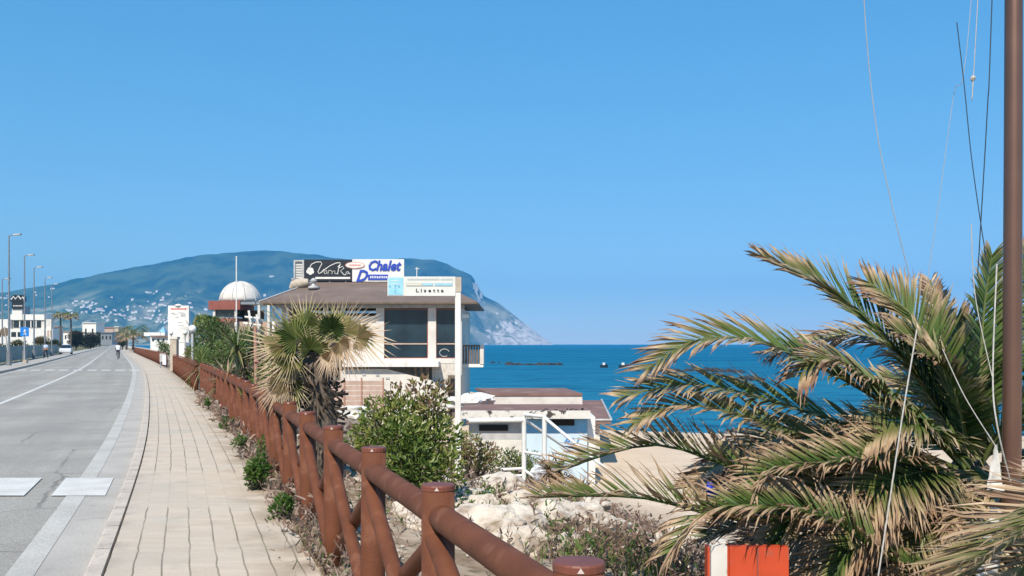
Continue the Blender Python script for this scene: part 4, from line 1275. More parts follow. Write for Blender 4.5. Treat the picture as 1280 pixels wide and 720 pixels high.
# parked car
D = 146
cp = onroad(D, -11.2); cp.z = .03
car = thing('parked_car', 'white car parked by the green mesh fence on the far side', 'car', cp)
ux = Vector((1, 0, 0)); fw = Vector((-.4, 1, 0)).normalized(); rt = Vector((fw.y, -fw.x, 0))
def cpt(a, l, z): return cp + rt * a + fw * l + Vector((0, 0, z))
def loft(secs):
    mb = MB(); vs = []; n = len(secs[0])
    for s_ in secs: vs += [cpt(*q) for q in s_]
    f = []
    for i in range(len(secs) - 1):
        for k in range(n): f.append((i * n + k, i * n + (k + 1) % n, (i + 1) * n + (k + 1) % n, (i + 1) * n + k))
    f += [tuple(reversed(range(n))), tuple(range((len(secs) - 1) * n, len(secs) * n))]
    mb.add(vs, f); return mb
body = [[(-.82 * w, l, zb_), (.82 * w, l, zb_), (.86 * w, l, zt * .7), (.78 * w, l, zt), (-.78 * w, l, zt), (-.86 * w, l, zt * .7)] for (l, zb_, zt, w) in
        ((-2.05, .4, .7, .9), (-1.9, .25, .86, 1), (-.9, .22, .96, 1), (1.4, .22, .98, 1), (2.0, .3, .92, .98), (2.1, .4, .8, .92))]
loft(body).build('body', CAR_W, car, smooth=False)
loft([[(-.74 * w, l, .93), (.74 * w, l, .93), (.6 * w, l, zt), (-.6 * w, l, zt)] for (l, zt, w) in ((-1.0, .97, 1), (-.3, 1.42, .95), (1.2, 1.45, .95), (1.95, 1.0, .95))]).build('cabin_glass', GLASS, car)
loft([[(-.58, l, 1.40), (.58, l, 1.40), (.55, l, zt), (-.55, l, zt)] for (l, zt) in ((-.3, 1.43), (.4, 1.5), (1.2, 1.46))]).build('roof', CAR_W, car)
for a in (-.76, .76):
    for l in (-1.25, 1.3):
        MB().tube([cpt(a - .1, l, .3), cpt(a + .1, l, .3)], .31, 14).build('wheel', RUBBER, car)
for a in (-.6, .6): MB().obox(cpt(a, -2.04, .66), rt * .16, fw * .03, (0, 0, .06)).build('headlight', GLOBE, car)

# people: one continuous skinned body each
def skin_body(name, joints, edges, mats_fn, parent, m):
    me = bpy.data.meshes.new(name)
    me.from_pydata([tuple(j[0]) for j in joints], edges, [])
    o = bpy.data.objects.new(name, me); COL.objects.link(o)
    sm = o.modifiers.new('s', 'SKIN')
    for i, j in enumerate(joints):
        me.skin_vertices[0].data[i].radius = (j[1], j[1]); me.skin_vertices[0].data[i].use_root = (i == 0)
    sb = o.modifiers.new('b', 'SUBSURF'); sb.levels = 2; sb.render_levels = 2
    dg = bpy.context.evaluated_depsgraph_get()
    m2 = bpy.data.meshes.new_from_object(o.evaluated_get(dg))
    bpy.data.objects.remove(o)
    for mm in m: m2.materials.append(mm)
    for p in m2.polygons:
        p.material_index = mats_fn(p.center); p.use_smooth = True
    r = bpy.data.objects.new(name, m2); COL.objects.link(r); r.parent = parent
    return r


def person(root, pose, cols):
    """pose gives the joints in local metres; limbs taper from joint to joint"""
    j = pose
    order = ['pelvis', 'waist', 'chest', 'neck', 'head0', 'head1', 'sL', 'eL', 'hL', 'sR', 'eR', 'hR', 'pL', 'kL', 'aL', 'tL', 'pR', 'kR', 'aR', 'tR']
    rad = dict(pelvis=.15, waist=.135, chest=.16, neck=.06, head0=.095, head1=.085, sL=.075, eL=.048, hL=.035, sR=.075, eR=.048, hR=.035, pL=.095, kL=.06, aL=.042, tL=.035, pR=.095, kR=.06, aR=.042, tR=.035)
    idx = {k: i for i, k in enumerate(order)}
    ed = [('pelvis', 'waist'), ('waist', 'chest'), ('chest', 'neck'), ('neck', 'head0'), ('head0', 'head1'), ('chest', 'sL'), ('sL', 'eL'), ('eL', 'hL'), ('chest', 'sR'), ('sR', 'eR'), ('eR', 'hR'),
          ('pelvis', 'pL'), ('pL', 'kL'), ('kL', 'aL'), ('aL', 'tL'), ('pelvis', 'pR'), ('pR', 'kR'), ('kR', 'aR'), ('aR', 'tR')]
    hd = Vector(j['head1']); pv_ = Vector(j['pelvis']); nk = Vector(j['neck'])
    def fn(c):
        if c.z > nk.z - .0: return 0
        if c.z > pv_.z + .03: return 1 if min((c - Vector(j['hL'])).length, (c - Vector(j['hR'])).length) > .3 else 0
        if min((c - Vector(j['tL'])).length, (c - Vector(j['tR'])).length) < .16: return 3
        return 2
    b_ = skin_body('body', [(Vector(j[k]), rad[k]) for k in order], [(idx[a], idx[c]) for a, c in ed], fn, root, cols)
    mb = MB(); c = root.location + (Vector(j['head0']) + hd) / 2 + Vector((0, -.0, .035))
    mb.lathe(c, [(.115 * max(.08, math.cos(a)), .13 * math.sin(a)) for a in [-.3 + k * 1.87 / 6 for k in range(7)]], 12)
    mb.build('hair', HAIR, root, smooth=True)


D = 102
b_ = onroad(D, -11.1)
w1 = thing('person', 'person in pale blue top walking on the far pavement below the lamps', 'person', b_)
person(w1, dict(pelvis=(0, 0, .93), waist=(0, 0, 1.1), chest=(0, .01, 1.32), neck=(0, .01, 1.48), head0=(0, -.01, 1.57), head1=(0, -.02, 1.68), sL=(-.19, 0, 1.40), eL=(-.27, .05, 1.14), hL=(-.26, -.08, .92),
                sR=(.19, 0, 1.40), eR=(.27, -.02, 1.14), hR=(.25, -.14, .94), pL=(-.1, 0, .88), kL=(-.11, -.14, .5), aL=(-.11, -.12, .09), tL=(-.11, -.28, .04),
                pR=(.1, 0, .88), kR=(.11, .06, .49), aR=(.11, .26, .12), tR=(.11, .14, .03)), [SKIN, CLOTH_B, CLOTH_D, RUBBER])

D = 104
b_ = Vector((P(147.5, 0, D).x, D, -.09))
fw = Vector((-.38, 1, 0)).normalized()
bike = thing('bicycle', 'dark bicycle ridden along the road edge beside the pavement kerb', 'bicycle', b_)
def bpnt(l, z, s_=0): return b_ + fw * l + Vector((fw.y, -fw.x, 0)) * s_ + Vector((0, 0, z))
for l in (-.52, .52):
    ring = [bpnt(l + math.cos(a) * .33, .34 + math.sin(a) * .33) for a in [k * 2 * PI / 20 for k in range(21)]]
    wlh = MB().tube(ring, .02, 6).build('wheel', RUBBER, bike)
    mb = MB()
    for k in range(8): a = k * PI / 4; mb.tube([bpnt(l, .34), bpnt(l + math.cos(a) * .32, .34 + math.sin(a) * .32)], .004, 4)
    mb.build('spokes', GREY_MET, wlh)
mb = MB()
for a, c in (((-.52, .34), (-.02, .30)), ((-.52, .34), (-.14, .82)), ((-.02, .30), (-.16, .9)), ((-.02, .30), (.38, .78)), ((-.14, .80), (.36, .84)), ((.36, .92), (.52, .34))): mb.tube([bpnt(*a), bpnt(*c)], .017, 6)
mb.build('frame', SIGN_BLACK, bike)
MB().tube([bpnt(.3, 1.0, -.27), bpnt(.37, .96, 0), bpnt(.3, 1.0, .27)], .015, 6).build('handlebar', GREY_MET, bike)
MB().obox(bpnt(-.18, .93), fw * .13, Vector((fw.y, -fw.x, 0)) * .07, (0, 0, .025)).build('saddle', RUBBER, bike)
for s_ in (-1, 1): MB().tube([bpnt(-.02, .30, .05 * s_), bpnt(-.02, .30 - .16 * s_, .09 * s_), bpnt(-.02, .30 - .16 * s_, .18 * s_)], .014, 5).build('crank', GREY_MET, bike)
cy = thing('person', 'cyclist in white top and dark shorts riding towards the road end', 'person', b_)
def lp(l, z, s_=0): return bpnt(l, z, s_) - b_
person(cy, dict(pelvis=lp(-.17, 1.04), waist=lp(-.08, 1.19), chest=lp(.06, 1.38), neck=lp(.13, 1.53), head0=lp(.17, 1.61), head1=lp(.18, 1.72), sL=lp(.08, 1.45, -.19), eL=lp(.22, 1.2, -.27), hL=lp(.31, 1.03, -.25),
                sR=lp(.08, 1.45, .19), eR=lp(.22, 1.2, .27), hR=lp(.31, 1.03, .25), pL=lp(-.15, 1.0, -.1), kL=lp(.2, .83, -.12), aL=lp(.0, .52, -.13), tL=lp(.1, .48, -.14),
                pR=lp(-.15, 1.0, .1), kR=lp(.14, .62, .12), aR=lp(-.07, .2, .13), tR=lp(.05, .16, .14)), [SKIN, CLOTH_W, CLOTH_D, RUBBER])

# ------------------------------------------------------------------ out on the water
def breakwater(x0, y0, x1, y1, label, n=26, rmin=.5, rmax=1.3, seed=1, grp='dark rock breakwaters off the beach'):
    rr = random.Random(seed); mb = MB()
    A_ = P(x0, y0, 1).z - EYE; B2 = P(x1, y1, 1).z - EYE
    D0 = (SEA_Z - EYE) / A_; D1 = (SEA_Z - EYE) / B2
    a = P(x0, y0, D0); c = P(x1, y1, D1)
    for k in range(n):
        p = lerp(a, c, (k + rr.random()) / n) + Vector((rr.uniform(-.6, .6), rr.uniform(-2, 2), rr.uniform(-.35, .05)))
        bm = bmesh.new(); bmesh.ops.create_icosphere(bm, subdivisions=1, radius=rr.uniform(rmin, rmax))
        mb.add([Vector((v.co.x * 1.3, v.co.y, v.co.z * .8)) * rr.uniform(.8, 1.15) + p for v in bm.verts], [tuple(v.index for v in f.verts) for f in bm.faces]); bm.free()
    o = mb.build('breakwater', ROCK_DARK, loc=(lerp(a, c, .5)))
    tag(o, label, 'breakwater', grp)
breakwater(632, 456.3, 702, 456.3, 'low dark breakwater on the sea just right of the restaurant balcony', 34, .5, 1.0, 2)
breakwater(606, 454, 640, 453.5, 'faint short breakwater touching the restaurant corner', 8, .3, .6, 6)
breakwater(792, 464, 868, 464.5, 'broken line of dark rocks on the sea above the left palm frond tip', 22, .5, 1.0, 3)
breakwater(868, 463, 925, 466, 'row of dark rocks on the sea between the palm fronds', 26, .6, 1.1, 4)
breakwater(932, 475, 946, 476, 'small dark rock heap on the sea deep between the palm fronds', 10, .6, 1.0, 5)
def boat(x, y, label, L_=4.5):
    D_ = (SEA_Z - EYE) / (P(x, y, 1).z - EYE); c = P(x, y, D_)
    g = thing('small_boat', label, 'boat', (c.x, D_, SEA_Z))
    secs = []
    for t in (-1, -.6, 0, .6, .9, 1):
        w = (.22 * L_ if t < .5 else .22 * L_ * (1 - ((t - .5) / .5) ** 2) + .03); zt = .55 + .25 * max(0, t) ** 2
        secs.append([(t * L_ / 2, -w, zt), (t * L_ / 2, -w * .6, -.1), (t * L_ / 2, w * .6, -.1), (t * L_ / 2, w, zt)])
    mb = MB(); vs = [Vector((c.x, D_, SEA_Z)) + Vector(q) for s_ in secs for q in s_]
    mb.add(vs, [(i * 4 + k, i * 4 + (k + 1) % 4, i * 4 + 4 + (k + 1) % 4, i * 4 + 4 + k) for i in range(5) for k in range(4)] + [(3, 2, 1, 0), (20, 21, 22, 23)])
    mb.build('hull', SIGN_BLACK, g)
    MB().box(c.x - .18 * L_, c.x + .12 * L_, D_ - .12 * L_, D_ + .12 * L_, SEA_Z + .5, SEA_Z + 1.05).build('cabin', W_WHITE, g)
boat(755, 459.5, 'left one of two small dark boats with white cabins on the open sea', 1.6)
boat(779, 459.5, 'small dark boat with white cabin nearer the palm frond tip', 1.9)

# ------------------------------------------------------------------ white houses scattered over the hill
rr = random.Random(21)
def house_mesh(w, d, h):
    mb = MB(); mb.box(-w / 2, w / 2, -d / 2, d / 2, -4, h)
    mb.add([(-w / 2 - .4, -d / 2 - .4, h), (w / 2 + .4, -d / 2 - .4, h), (w / 2 + .4, d / 2 + .4, h), (-w / 2 - .4, d / 2 + .4, h), (-w / 4, 0, h + 3), (w / 4, 0, h + 3)],
           [(0, 1, 5, 4), (1, 2, 5), (2, 3, 4, 5), (3, 0, 4), (3, 2, 1, 0)], 1)
    me_o = mb.build('hill_house', [HOUSE_W, TERRA])
    return me_o
protos = [house_mesh(w, d, h) for (w, d, h) in ((10, 8, 5), (16, 9, 6), (8, 7, 4), (26, 10, 6), (12, 10, 8))]
clusters = [((84, 122), (375, 392), 26, 'white house in the village on the lower left hillside'), ((120, 168), (386, 402), 24, 'white house in the hillside band above the road end'),
            ((160, 218), (384, 404), 34, 'white house in the large village left of the dome'), ((178, 216), (363, 384), 14, 'white house in the upper village left of the dome'),
            ((0, 30), (368, 384), 7, 'white house on the far left slope'), ((40, 75), (358, 372), 4, 'lone white house high on the left slope'),
            ((225, 260), (368, 398), 6, 'white house on the slope just left of the dome'), ((330, 362), (346, 380), 4, 'white house on the slope between dome and louvred vent box'),
            ((130, 200), (372, 390), 8, 'scattered white house between the hillside villages')]
first = [True] * len(protos)
for (xr, yr, n, l) in clusters:
    for k in range(n):
        u = rr.random(); lane = rr.randrange(3)
        x = xr[0] + (xr[1] - xr[0]) * u + rr.gauss(0, 1.5); y = yr[0] + (yr[1] - yr[0]) * ((lane + .5) / 3 + .35 * (u - .5)) + rr.gauss(0, 1.3)
        best = min((abs((HOR - (v.z - EYE) / v.y * FOC) - y), s) for s in [i / 60 for i in range(61)] for v in (hill_pt(x, s),))
        v = hill_pt(x, best[1])
        i = rr.randrange(len(protos))
        if first[i]: o = protos[i]; first[i] = False
        else: o = protos[i].copy(); COL.objects.link(o)
        o.location = v; o.rotation_euler = (0, 0, rr.uniform(-.5, .5))
        tag(o, l, 'house', 'white houses scattered over the hillside')
for i, f_ in enumerate(first):
    if f_: bpy.data.objects.remove(protos[i])

# ------------------------------------------------------------------ vegetation
def frame_of(t):
    ref = Vector((0, 0, 1)) if abs(t.z) < 0.93 else Vector((0, 1, 0))
    s = t.cross(ref).normalized()
    return s, s.cross(t).normalized()


def frond(mb, pts, n=64, L=0.5, dry=0.2, tipdry=0.5, fold=0.35, droop=0.15, r0=0.022, w=0.011, seed=1, start=0.14, roll=0.0, sweep0=0.6, sweep1=0.95):
    """a feather leaf: a curved midrib with two ranks of narrow folded leaflets"""
    rr = random.Random(seed)
    q = catm(pts, 14)
    # even out the spacing
    ln = [0]
    for a, b_ in zip(q, q[1:]): ln.append(ln[-1] + (b_ - a).length)
    tot = ln[-1]
    def at(t):
        d = t * tot
        for i in range(len(q) - 1):
            if ln[i + 1] >= d:
                f = (d - ln[i]) / max(1e-9, ln[i + 1] - ln[i]); return q[i].lerp(q[i + 1], f), (q[i + 1] - q[i]).normalized()
        return q[-1], (q[-1] - q[-2]).normalized()
    K = 18
    cen = [at(k / K)[0] for k in range(K + 1)]
    mb.tube(cen, [r0 * (1 - .85 * k / K) + .002 for k in range(K + 1)], 5, 0, [max(0, 0.30 + .25 * dry + .3 * tipdry * (k / K)) for k in range(K + 1)])
    vs = []; fs = []; at_ = []
    for i in range(n):
        t = start + (1 - start) * (i + rr.random() * .6) / n
        p, T = at(min(t, .995))
        S, N = frame_of(T)
        if roll: S, N = S * math.cos(roll) + N * math.sin(roll), N * math.cos(roll) - S * math.sin(roll)
        prof = min(1, .45 + (t - start) / .25) * (1 - .55 * max(0, (t - .55) / .45) ** 1.3)
        sw = sweep0 + (sweep1 - sweep0) * t
        for sd in (-1, 1):
            l = L * prof * rr.uniform(.82, 1.1)
            if rr.random() < .04: continue
            a = sw + rr.uniform(-.09, .09)
            fo = fold + rr.uniform(-.14, .2)
            d = (S * sd * math.cos(fo) + N * math.sin(fo)) * math.cos(a) * 1.0 + T * math.sin(a)
            d.normalize()
            wv = d.cross(N).normalized() if rr.random() < .75 else d.cross(S).normalized()
            wv = (wv + N * rr.uniform(-.5, .5)).normalized()
            dr = droop * rr.uniform(.5, 1.6)
            dd = dry + tipdry * max(0, t - .35) * 1.2 + rr.uniform(-.12, .12)
            m1 = p + d * l * .38 - Vector((0, 0, dr * l * .12))
            m2 = p + d * l * .72 - Vector((0, 0, dr * l * .42))
            e = p + d * l - Vector((0, 0, dr * l * .95)) + Vector((rr.uniform(-1, 1), rr.uniform(-1, 1), rr.uniform(-1, 1))) * l * .04 * (1 + 1.2 * abs(dry))
            b0 = len(vs)
            vs += [p - wv * w * .5, p + wv * w * .5, m1 - wv * w, m1 + wv * w, m2 - wv * w * .8, m2 + wv * w * .8, e]
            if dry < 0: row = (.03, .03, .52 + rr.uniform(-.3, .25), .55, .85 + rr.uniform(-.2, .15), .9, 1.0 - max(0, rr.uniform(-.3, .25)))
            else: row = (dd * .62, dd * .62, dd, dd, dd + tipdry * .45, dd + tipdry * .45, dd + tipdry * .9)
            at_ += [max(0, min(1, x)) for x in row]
            fs += [(b0, b0 + 1, b0 + 3, b0 + 2), (b0 + 2, b0 + 3, b0 + 5, b0 + 4), (b0 + 4, b0 + 5, b0 + 6)]
    mb.add(vs, fs, 0, at_)
    return mb


# --- feather palm at the right
C = P(1212, 590, 8.0)
gz = ground_z(C.x, C.y)
fpalm = thing('feather_palm', 'large feather palm with drooping dry tipped fronds beside the brown mast', 'palm tree', (C.x, C.y, gz))
FR = [  # pixels and depths along each midrib, then leaflet length, dryness, tip dryness, droop, roll
    ([(1212, 575, 8), (1135, 455, 8.1), (1050, 372, 8.2), (955, 322, 8.2)], .56, .12, .75, .15, 0.45),
    ([(1205, 580, 7.8), (1100, 500, 7.4), (965, 432, 7.1), (875, 424, 6.9), (808, 462, 6.8)], .50, .20, .75, .25, .45),
    ([(1195, 585, 7.8), (1085, 540, 7.5), (950, 497, 7.2), (860, 480, 7.0), (776, 497, 6.9)], .42, .45, .45, .25, .45),
    ([(1190, 590, 7.8), (1050, 560, 7.3), (930, 520, 7.0), (850, 506, 6.9), (790, 530, 6.8)], .38, .52, .45, .3, .4),
    ([(1190, 600, 7.7), (1070, 595, 7.3), (940, 590, 7.0), (820, 556, 6.9), (700, 588, 6.7)], .44, -1, .2, .0, .35),
    ([(1190, 620, 7.6), (1070, 640, 7.1), (930, 650, 6.8), (800, 622, 6.6), (668, 622, 6.4)], .44, -1, .2, .1, .35),
    ([(1200, 700, 6.9), (1120, 700, 6.7), (1040, 650, 6.6), (950, 632, 6.5), (885, 640, 6.5), (838, 690, 6.5)], .42, -1, .3, .6, .5),
    ([(1205, 600, 7.4), (1120, 575, 7.0), (1020, 580, 6.8), (960, 592, 6.7), (925, 640, 6.6)], .42, -1, .3, .4, .4),
    ([(1350, 600, 5.8), (1290, 655, 5.6), (1225, 705, 5.5), (1160, 770, 5.4)], .55, .62, .3, .1, -0.4),
    ([(1430, 590, 6.1), (1355, 622, 6.0), (1295, 684, 5.9), (1262, 760, 5.8), (1250, 840, 5.8)], .64, .92, .15, .1, .7),
    ([(1219, 575, 8.1), (1224, 470, 8.2), (1231, 380, 8.3), (1240, 318, 8.3)], .40, .18, .45, .1, 1.2),
    ([(1226, 575, 8.2), (1246, 460, 8.4), (1266, 380, 8.5), (1284, 318, 8.5)], .46, .22, .6, .1, 1.0),
    ([(1212, 575, 8.3), (1196, 490, 8.6), (1178, 410, 8.8), (1163, 350, 8.9)], .30, .80, .2, .25, 0.45),
    ([(1208, 575, 8.3), (1165, 475, 8.7), (1100, 425, 8.9), (1040, 420, 9), (965, 440, 9.1)], .44, .70, .35, .7, 0.45),
    ([(1212, 570, 8.0), (1178, 470, 8.1), (1140, 395, 8.2), (1085, 352, 8.3)], .48, .25, .7, .15, 0.9),
    ([(1205, 585, 7.6), (1140, 520, 7.4), (1080, 470, 7.2), (1035, 448, 7.1), (1000, 470, 7)], .46, .35, .75, .55, 0.45),
    ([(1200, 610, 7.3), (1120, 640, 7.0), (1060, 690, 6.8), (1030, 770, 6.7)], .46, -1, .45, .4, 0.45),
    ([(1205, 620, 7.2), (1165, 680, 7.0), (1120, 760, 6.9)], .46, .66, .4, .4, 0.0),
    ([(1198, 600, 7.5), (1100, 610, 7.2), (1010, 630, 7.0), (960, 700, 6.9)], .46, -1, .5, .5, 0.45),
    ([(1225, 580, 8.2), (1300, 490, 8.3), (1370, 420, 8.3), (1440, 400, 8.3)], .5, .2, .6, .2, 0.3),
    ([(1225, 590, 8.0), (1320, 560, 8.0), (1410, 560, 7.9), (1470, 620, 7.8)], .5, .3, .6, .4, 0.1),
    ([(1218, 620, 7.6), (1260, 670, 7.2), (1310, 740, 7)], .46, .6, .4, .4, 0.0),
    ([(1215, 580, 8.5), (1235, 480, 9.2), (1280, 400, 9.8), (1340, 380, 10.2)], .5, .25, .6, .2, 0.3),
    ([(1210, 580, 8.5), (1160, 540, 9.2), (1090, 520, 9.8), (1020, 560, 10.1)], .5, .4, .5, .4, 0.45),
    ([(1210, 590, 8.3), (1130, 600, 8.8), (1060, 630, 9.2), (1000, 700, 9.4)], .5, .95, .1, .5, 0.45),
    ([(1212, 572, 8.1), (1195, 500, 8.0), (1160, 440, 7.9), (1120, 415, 7.8)], .44, .22, .6, .2, 0.6),
    ([(1200, 640, 7.4), (1120, 690, 7.2), (1040, 720, 7.1), (960, 790, 7)], .46, .7, .35, .45, 0.45),
    ([(1195, 600, 7.9), (1110, 560, 7.9), (1030, 545, 7.8), (960, 548, 7.7), (880, 590, 7.6)], .46, .6, .4, .5, 0.45),
    ([(1210, 585, 7.7), (1170, 540, 7.3), (1120, 530, 7.1), (1070, 560, 7.0)], .46, .4, .6, .5, 0.45),
    ([(1214, 580, 7.8), (1200, 510, 7.6), (1180, 460, 7.5), (1150, 440, 7.4)], .42, .3, .6, .3, 0.6),
    ([(1208, 600, 7.6), (1150, 590, 7.2), (1090, 620, 6.9), (1060, 690, 6.8)], .5, .5, .6, .5, 0.45),
    ([(1210, 610, 7.5), (1180, 630, 7.1), (1150, 690, 6.9), (1140, 770, 6.8)], .5, .65, .4, .5, 0.1),
    ([(1216, 600, 7.5), (1220, 640, 7.0), (1225, 700, 6.8), (1215, 780, 6.7)], .46, .7, .4, .4, 0.3),
    ([(1222, 590, 7.9), (1250, 540, 7.7), (1290, 520, 7.6), (1340, 540, 7.5)], .5, .3, .6, .4, 0.2),
    ([(1214, 575, 8.2), (1210, 500, 8.4), (1205, 440, 8.5), (1196, 395, 8.6)], .4, .3, .6, .2, 1.0),
    ([(1190, 605, 7.9), (1080, 575, 8.1), (980, 580, 8.2), (890, 612, 8.2)], .48, -1, .35, .3, 0.45),
    ([(1195, 620, 7.8), (1090, 650, 7.8), (1000, 670, 7.7), (900, 720, 7.6)], .5, .95, .1, .5, 0.45),
    ([(1218, 585, 7.9), (1240, 600, 7.4), (1280, 640, 7.1), (1330, 700, 7)], .5, .6, .4, .5, 0.0),
    ([(1215, 580, 8.6), (1190, 520, 9.2), (1150, 480, 9.6), (1100, 470, 9.9)], .5, .3, .6, .3, 0.45),
    ([(1200, 615, 7.9), (1110, 625, 8.0), (1010, 650, 8.0), (930, 690, 7.9)], .46, -1, .3, .3, .5),
    ([(1200, 620, 8.0), (1100, 600, 8.3), (1000, 600, 8.5), (900, 640, 8.6)], .50, .95, .1, .4, .5),
    ([(1205, 625, 7.8), (1150, 660, 7.5), (1090, 720, 7.4), (1060, 790, 7.4)], .50, .9, .1, .3, .4),
    ([(1200, 610, 8.0), (1120, 580, 8.4), (1020, 560, 8.7), (930, 572, 8.9), (860, 610, 8.9)], .48, .85, .1, .3, .5),
    ([(1212, 630, 7.6), (1190, 680, 7.3), (1170, 740, 7.2), (1165, 800, 7.2)], .50, .92, .1, .3, .4),
    ([(1190, 625, 8.1), (1080, 640, 8.5), (980, 640, 8.8), (880, 672, 8.9)], .50, -1, .3, .3, .5),
]
for i, (px_, L_, dry, tip, drp, roll) in enumerate(FR):
    mb = MB()
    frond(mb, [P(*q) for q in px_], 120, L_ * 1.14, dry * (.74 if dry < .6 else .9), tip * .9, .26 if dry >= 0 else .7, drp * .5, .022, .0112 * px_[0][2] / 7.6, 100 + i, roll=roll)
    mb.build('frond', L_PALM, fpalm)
mb = MB()
mb.tube([(C.x + .1, C.y + .1, gz - .2), (C.x + .05, C.y + .05, gz + .6), (C.x, C.y, C.z - .1), (C.x, C.y, C.z + .1)], [.34, .30, .26, .12], 14)
rr = random.Random(8)
vs = []; fs = []
for k in range(150):                               # stubs of old leaf stalks
    a = k * 2.4; z = gz + (C.z - gz) * (k / 150)
    rad = .31 - .06 * k / 150
    p = Vector((C.x + .05 + math.cos(a) * rad, C.y + .05 + math.sin(a) * rad, z)); o_ = Vector((math.cos(a), math.sin(a), 1.1)).normalized(); s_ = Vector((-math.sin(a), math.cos(a), 0))
    l = rr.uniform(.08, .2); b0 = len(vs)
    vs += [p - s_ * .05, p + s_ * .05, p + o_ * l + s_ * .025, p + o_ * l - s_ * .025, p + Vector((0, 0, -.05)) + o_ * .03, p + o_ * l + Vector((0, 0, -.02))]
    fs += [(b0, b0 + 1, b0 + 2, b0 + 3), (b0 + 1, b0 + 4, b0 + 5, b0 + 2), (b0 + 4, b0, b0 + 3, b0 + 5)]
mb.add(vs, fs)
mb.build('trunk', BARK, fpalm)


# --- fan palm behind the fence
def fan_leaf(mb, base, c, A, Nn, Rr, n=34, span=2.5, dry=.2, tip=.5, droop=.2, seed=0, fold=.25, pet=True):
    rr = random.Random(seed)
    A = A.normalized(); Nn = (Nn - A * Nn.dot(A)).normalized(); S = A.cross(Nn)
    if pet: mb.tube(catm([base, base.lerp(c, .5) + Vector((0, 0, .05)), c], 4), .011, 5, 0, .35 + .4 * dry)
    vs = []; fs = []; at_ = []
    da = 2 * span / n
    for k in range(n):
        a = -span + (k + .5) * da
        def dirn(a_): return A * math.cos(a_) + S * math.sin(a_) * math.cos(fold) + Nn * abs(math.sin(a_)) * math.sin(fold)
        l = Rr * (1 - .25 * (abs(a) / span) ** 2) * rr.uniform(.86, 1.06)
        r1 = l * rr.uniform(.30, .42)
        d = dirn(a)
        dz_ = Vector((0, 0, -1))
        b0 = len(vs)
        tipv = c + d * l + dz_ * droop * l * rr.uniform(.2, 1.0) + S * rr.uniform(-.03, .03)
        m = c + d * r1 * 1.25 + dz_ * droop * l * .12
        vs += [c, c + dirn(a - da * .5) * r1 + Nn * .012, c + d * r1 - Nn * .012, c + dirn(a + da * .5) * r1 + Nn * .012, m + S * .010, m - S * .010, tipv]
        dd = dry + rr.uniform(-.08, .12)
        at_ += [max(0, min(1, x)) for x in (dd, dd + tip * .15, dd + tip * .1, dd + tip * .15, dd + tip * .6, dd + tip * .6, dd + tip)]
        fs += [(b0, b0 + 1, b0 + 2), (b0, b0 + 2, b0 + 3), (b0 + 1, b0 + 5, b0 + 2), (b0 + 2, b0 + 4, b0 + 3), (b0 + 2, b0 + 5, b0 + 4), (b0 + 5, b0 + 6, b0 + 4)]
    mb.add(vs, fs, 0, at_)


D = 11.6
gx = P(408, 0, D).x
gz = ground_z(gx, D)
wp = thing('fan_palm', 'shaggy fan palm with frayed half dry leaves just behind the brown fence', 'palm tree', (gx, D, gz))
crown = P(392, 440, D)
mb = MB()
tr_pts = [Vector((gx, D, gz - .2)), P(402, 520, D), P(396, 480, D), crown]
mb.tube(catm(tr_pts, 5), [.20 - .004 * k for k in range(16)], 10)
rr = random.Random(3); vs = []; fs = []
ct = catm(tr_pts, 40)
for k in range(260):
    p0 = ct[rr.randrange(len(ct))]; a = rr.uniform(0, 2 * PI); o_ = Vector((math.cos(a), math.sin(a), rr.uniform(-.9, .9))).normalized(); s_ = Vector((-math.sin(a), math.cos(a), 0))
    p = p0 + Vector((math.cos(a), math.sin(a), 0)) * .13; l = rr.uniform(.1, .26); b0 = len(vs); w = rr.uniform(.012, .03)
    vs += [p - s_ * w, p + s_ * w, p + o_ * l + s_ * w * .4 + Vector((0, 0, -.04)), p + o_ * l - s_ * w * .4]
    fs.append((b0, b0 + 1, b0 + 2, b0 + 3))
mb.add(vs, fs)
mb.build('trunk', TRUNK, wp)
cam_dir = Vector((0, -1, 0.1))
# leaf centre px, outward direction px, radius m, dryness, tip dryness, droop, facing
FL = [((370, 424), (-.6, .85), .56, .25, .45, .10, (0.3, -1, .5)), ((414, 412), (.12, 1), .40, .0, .8, .08, (0, -1, .15)), ((432, 416), (.95, .3), .50, .62, .2, .30, (0, -1, .6)),
      ((356, 432), (-1, .1), .50, .60, .2, .12, (0, -1, .6)), ((388, 436), (-.1, .7), .36, .30, .4, .2, (.2, -1, .2)), ((402, 440), (.5, .1), .30, .35, .5, .4, (0, -1, .2)),
      ((366, 448), (-.9, -.25), .44, .45, .35, .3, (0, -1, .3)), ((358, 462), (-.6, -.5), .42, .72, .2, .35, (.2, -1, .1)), ((366, 480), (-.2, -1), .36, .38, .4, .3, (-.2, -1, .1)),
      ((424, 428), (.7, -.7), .36, .74, .2, .6, (-.1, -1, .2)), ((412, 440), (.3, -.9), .28, .78, .2, .5, (0, -1, .1)), ((408, 420), (-.1, .9), .44, .2, .6, .1, (0, 1, .6)),
      ((446, 422), (1, -.05), .50, .66, .2, .40, (.1, -1, .4)), ((425, 412), (.75, .6), .46, .5, .4, .15, (.3, 1, .6)), ((345, 444), (-1, .3), .42, .6, .3, .2, (-.2, 1, .5)), ((352, 478), (-.7, -.7), .36, .7, .2, .4, (.2, -1, 0)), ((382, 408), (-.25, 1), .46, .35, .5, .1, (0.1, 1, .4))]
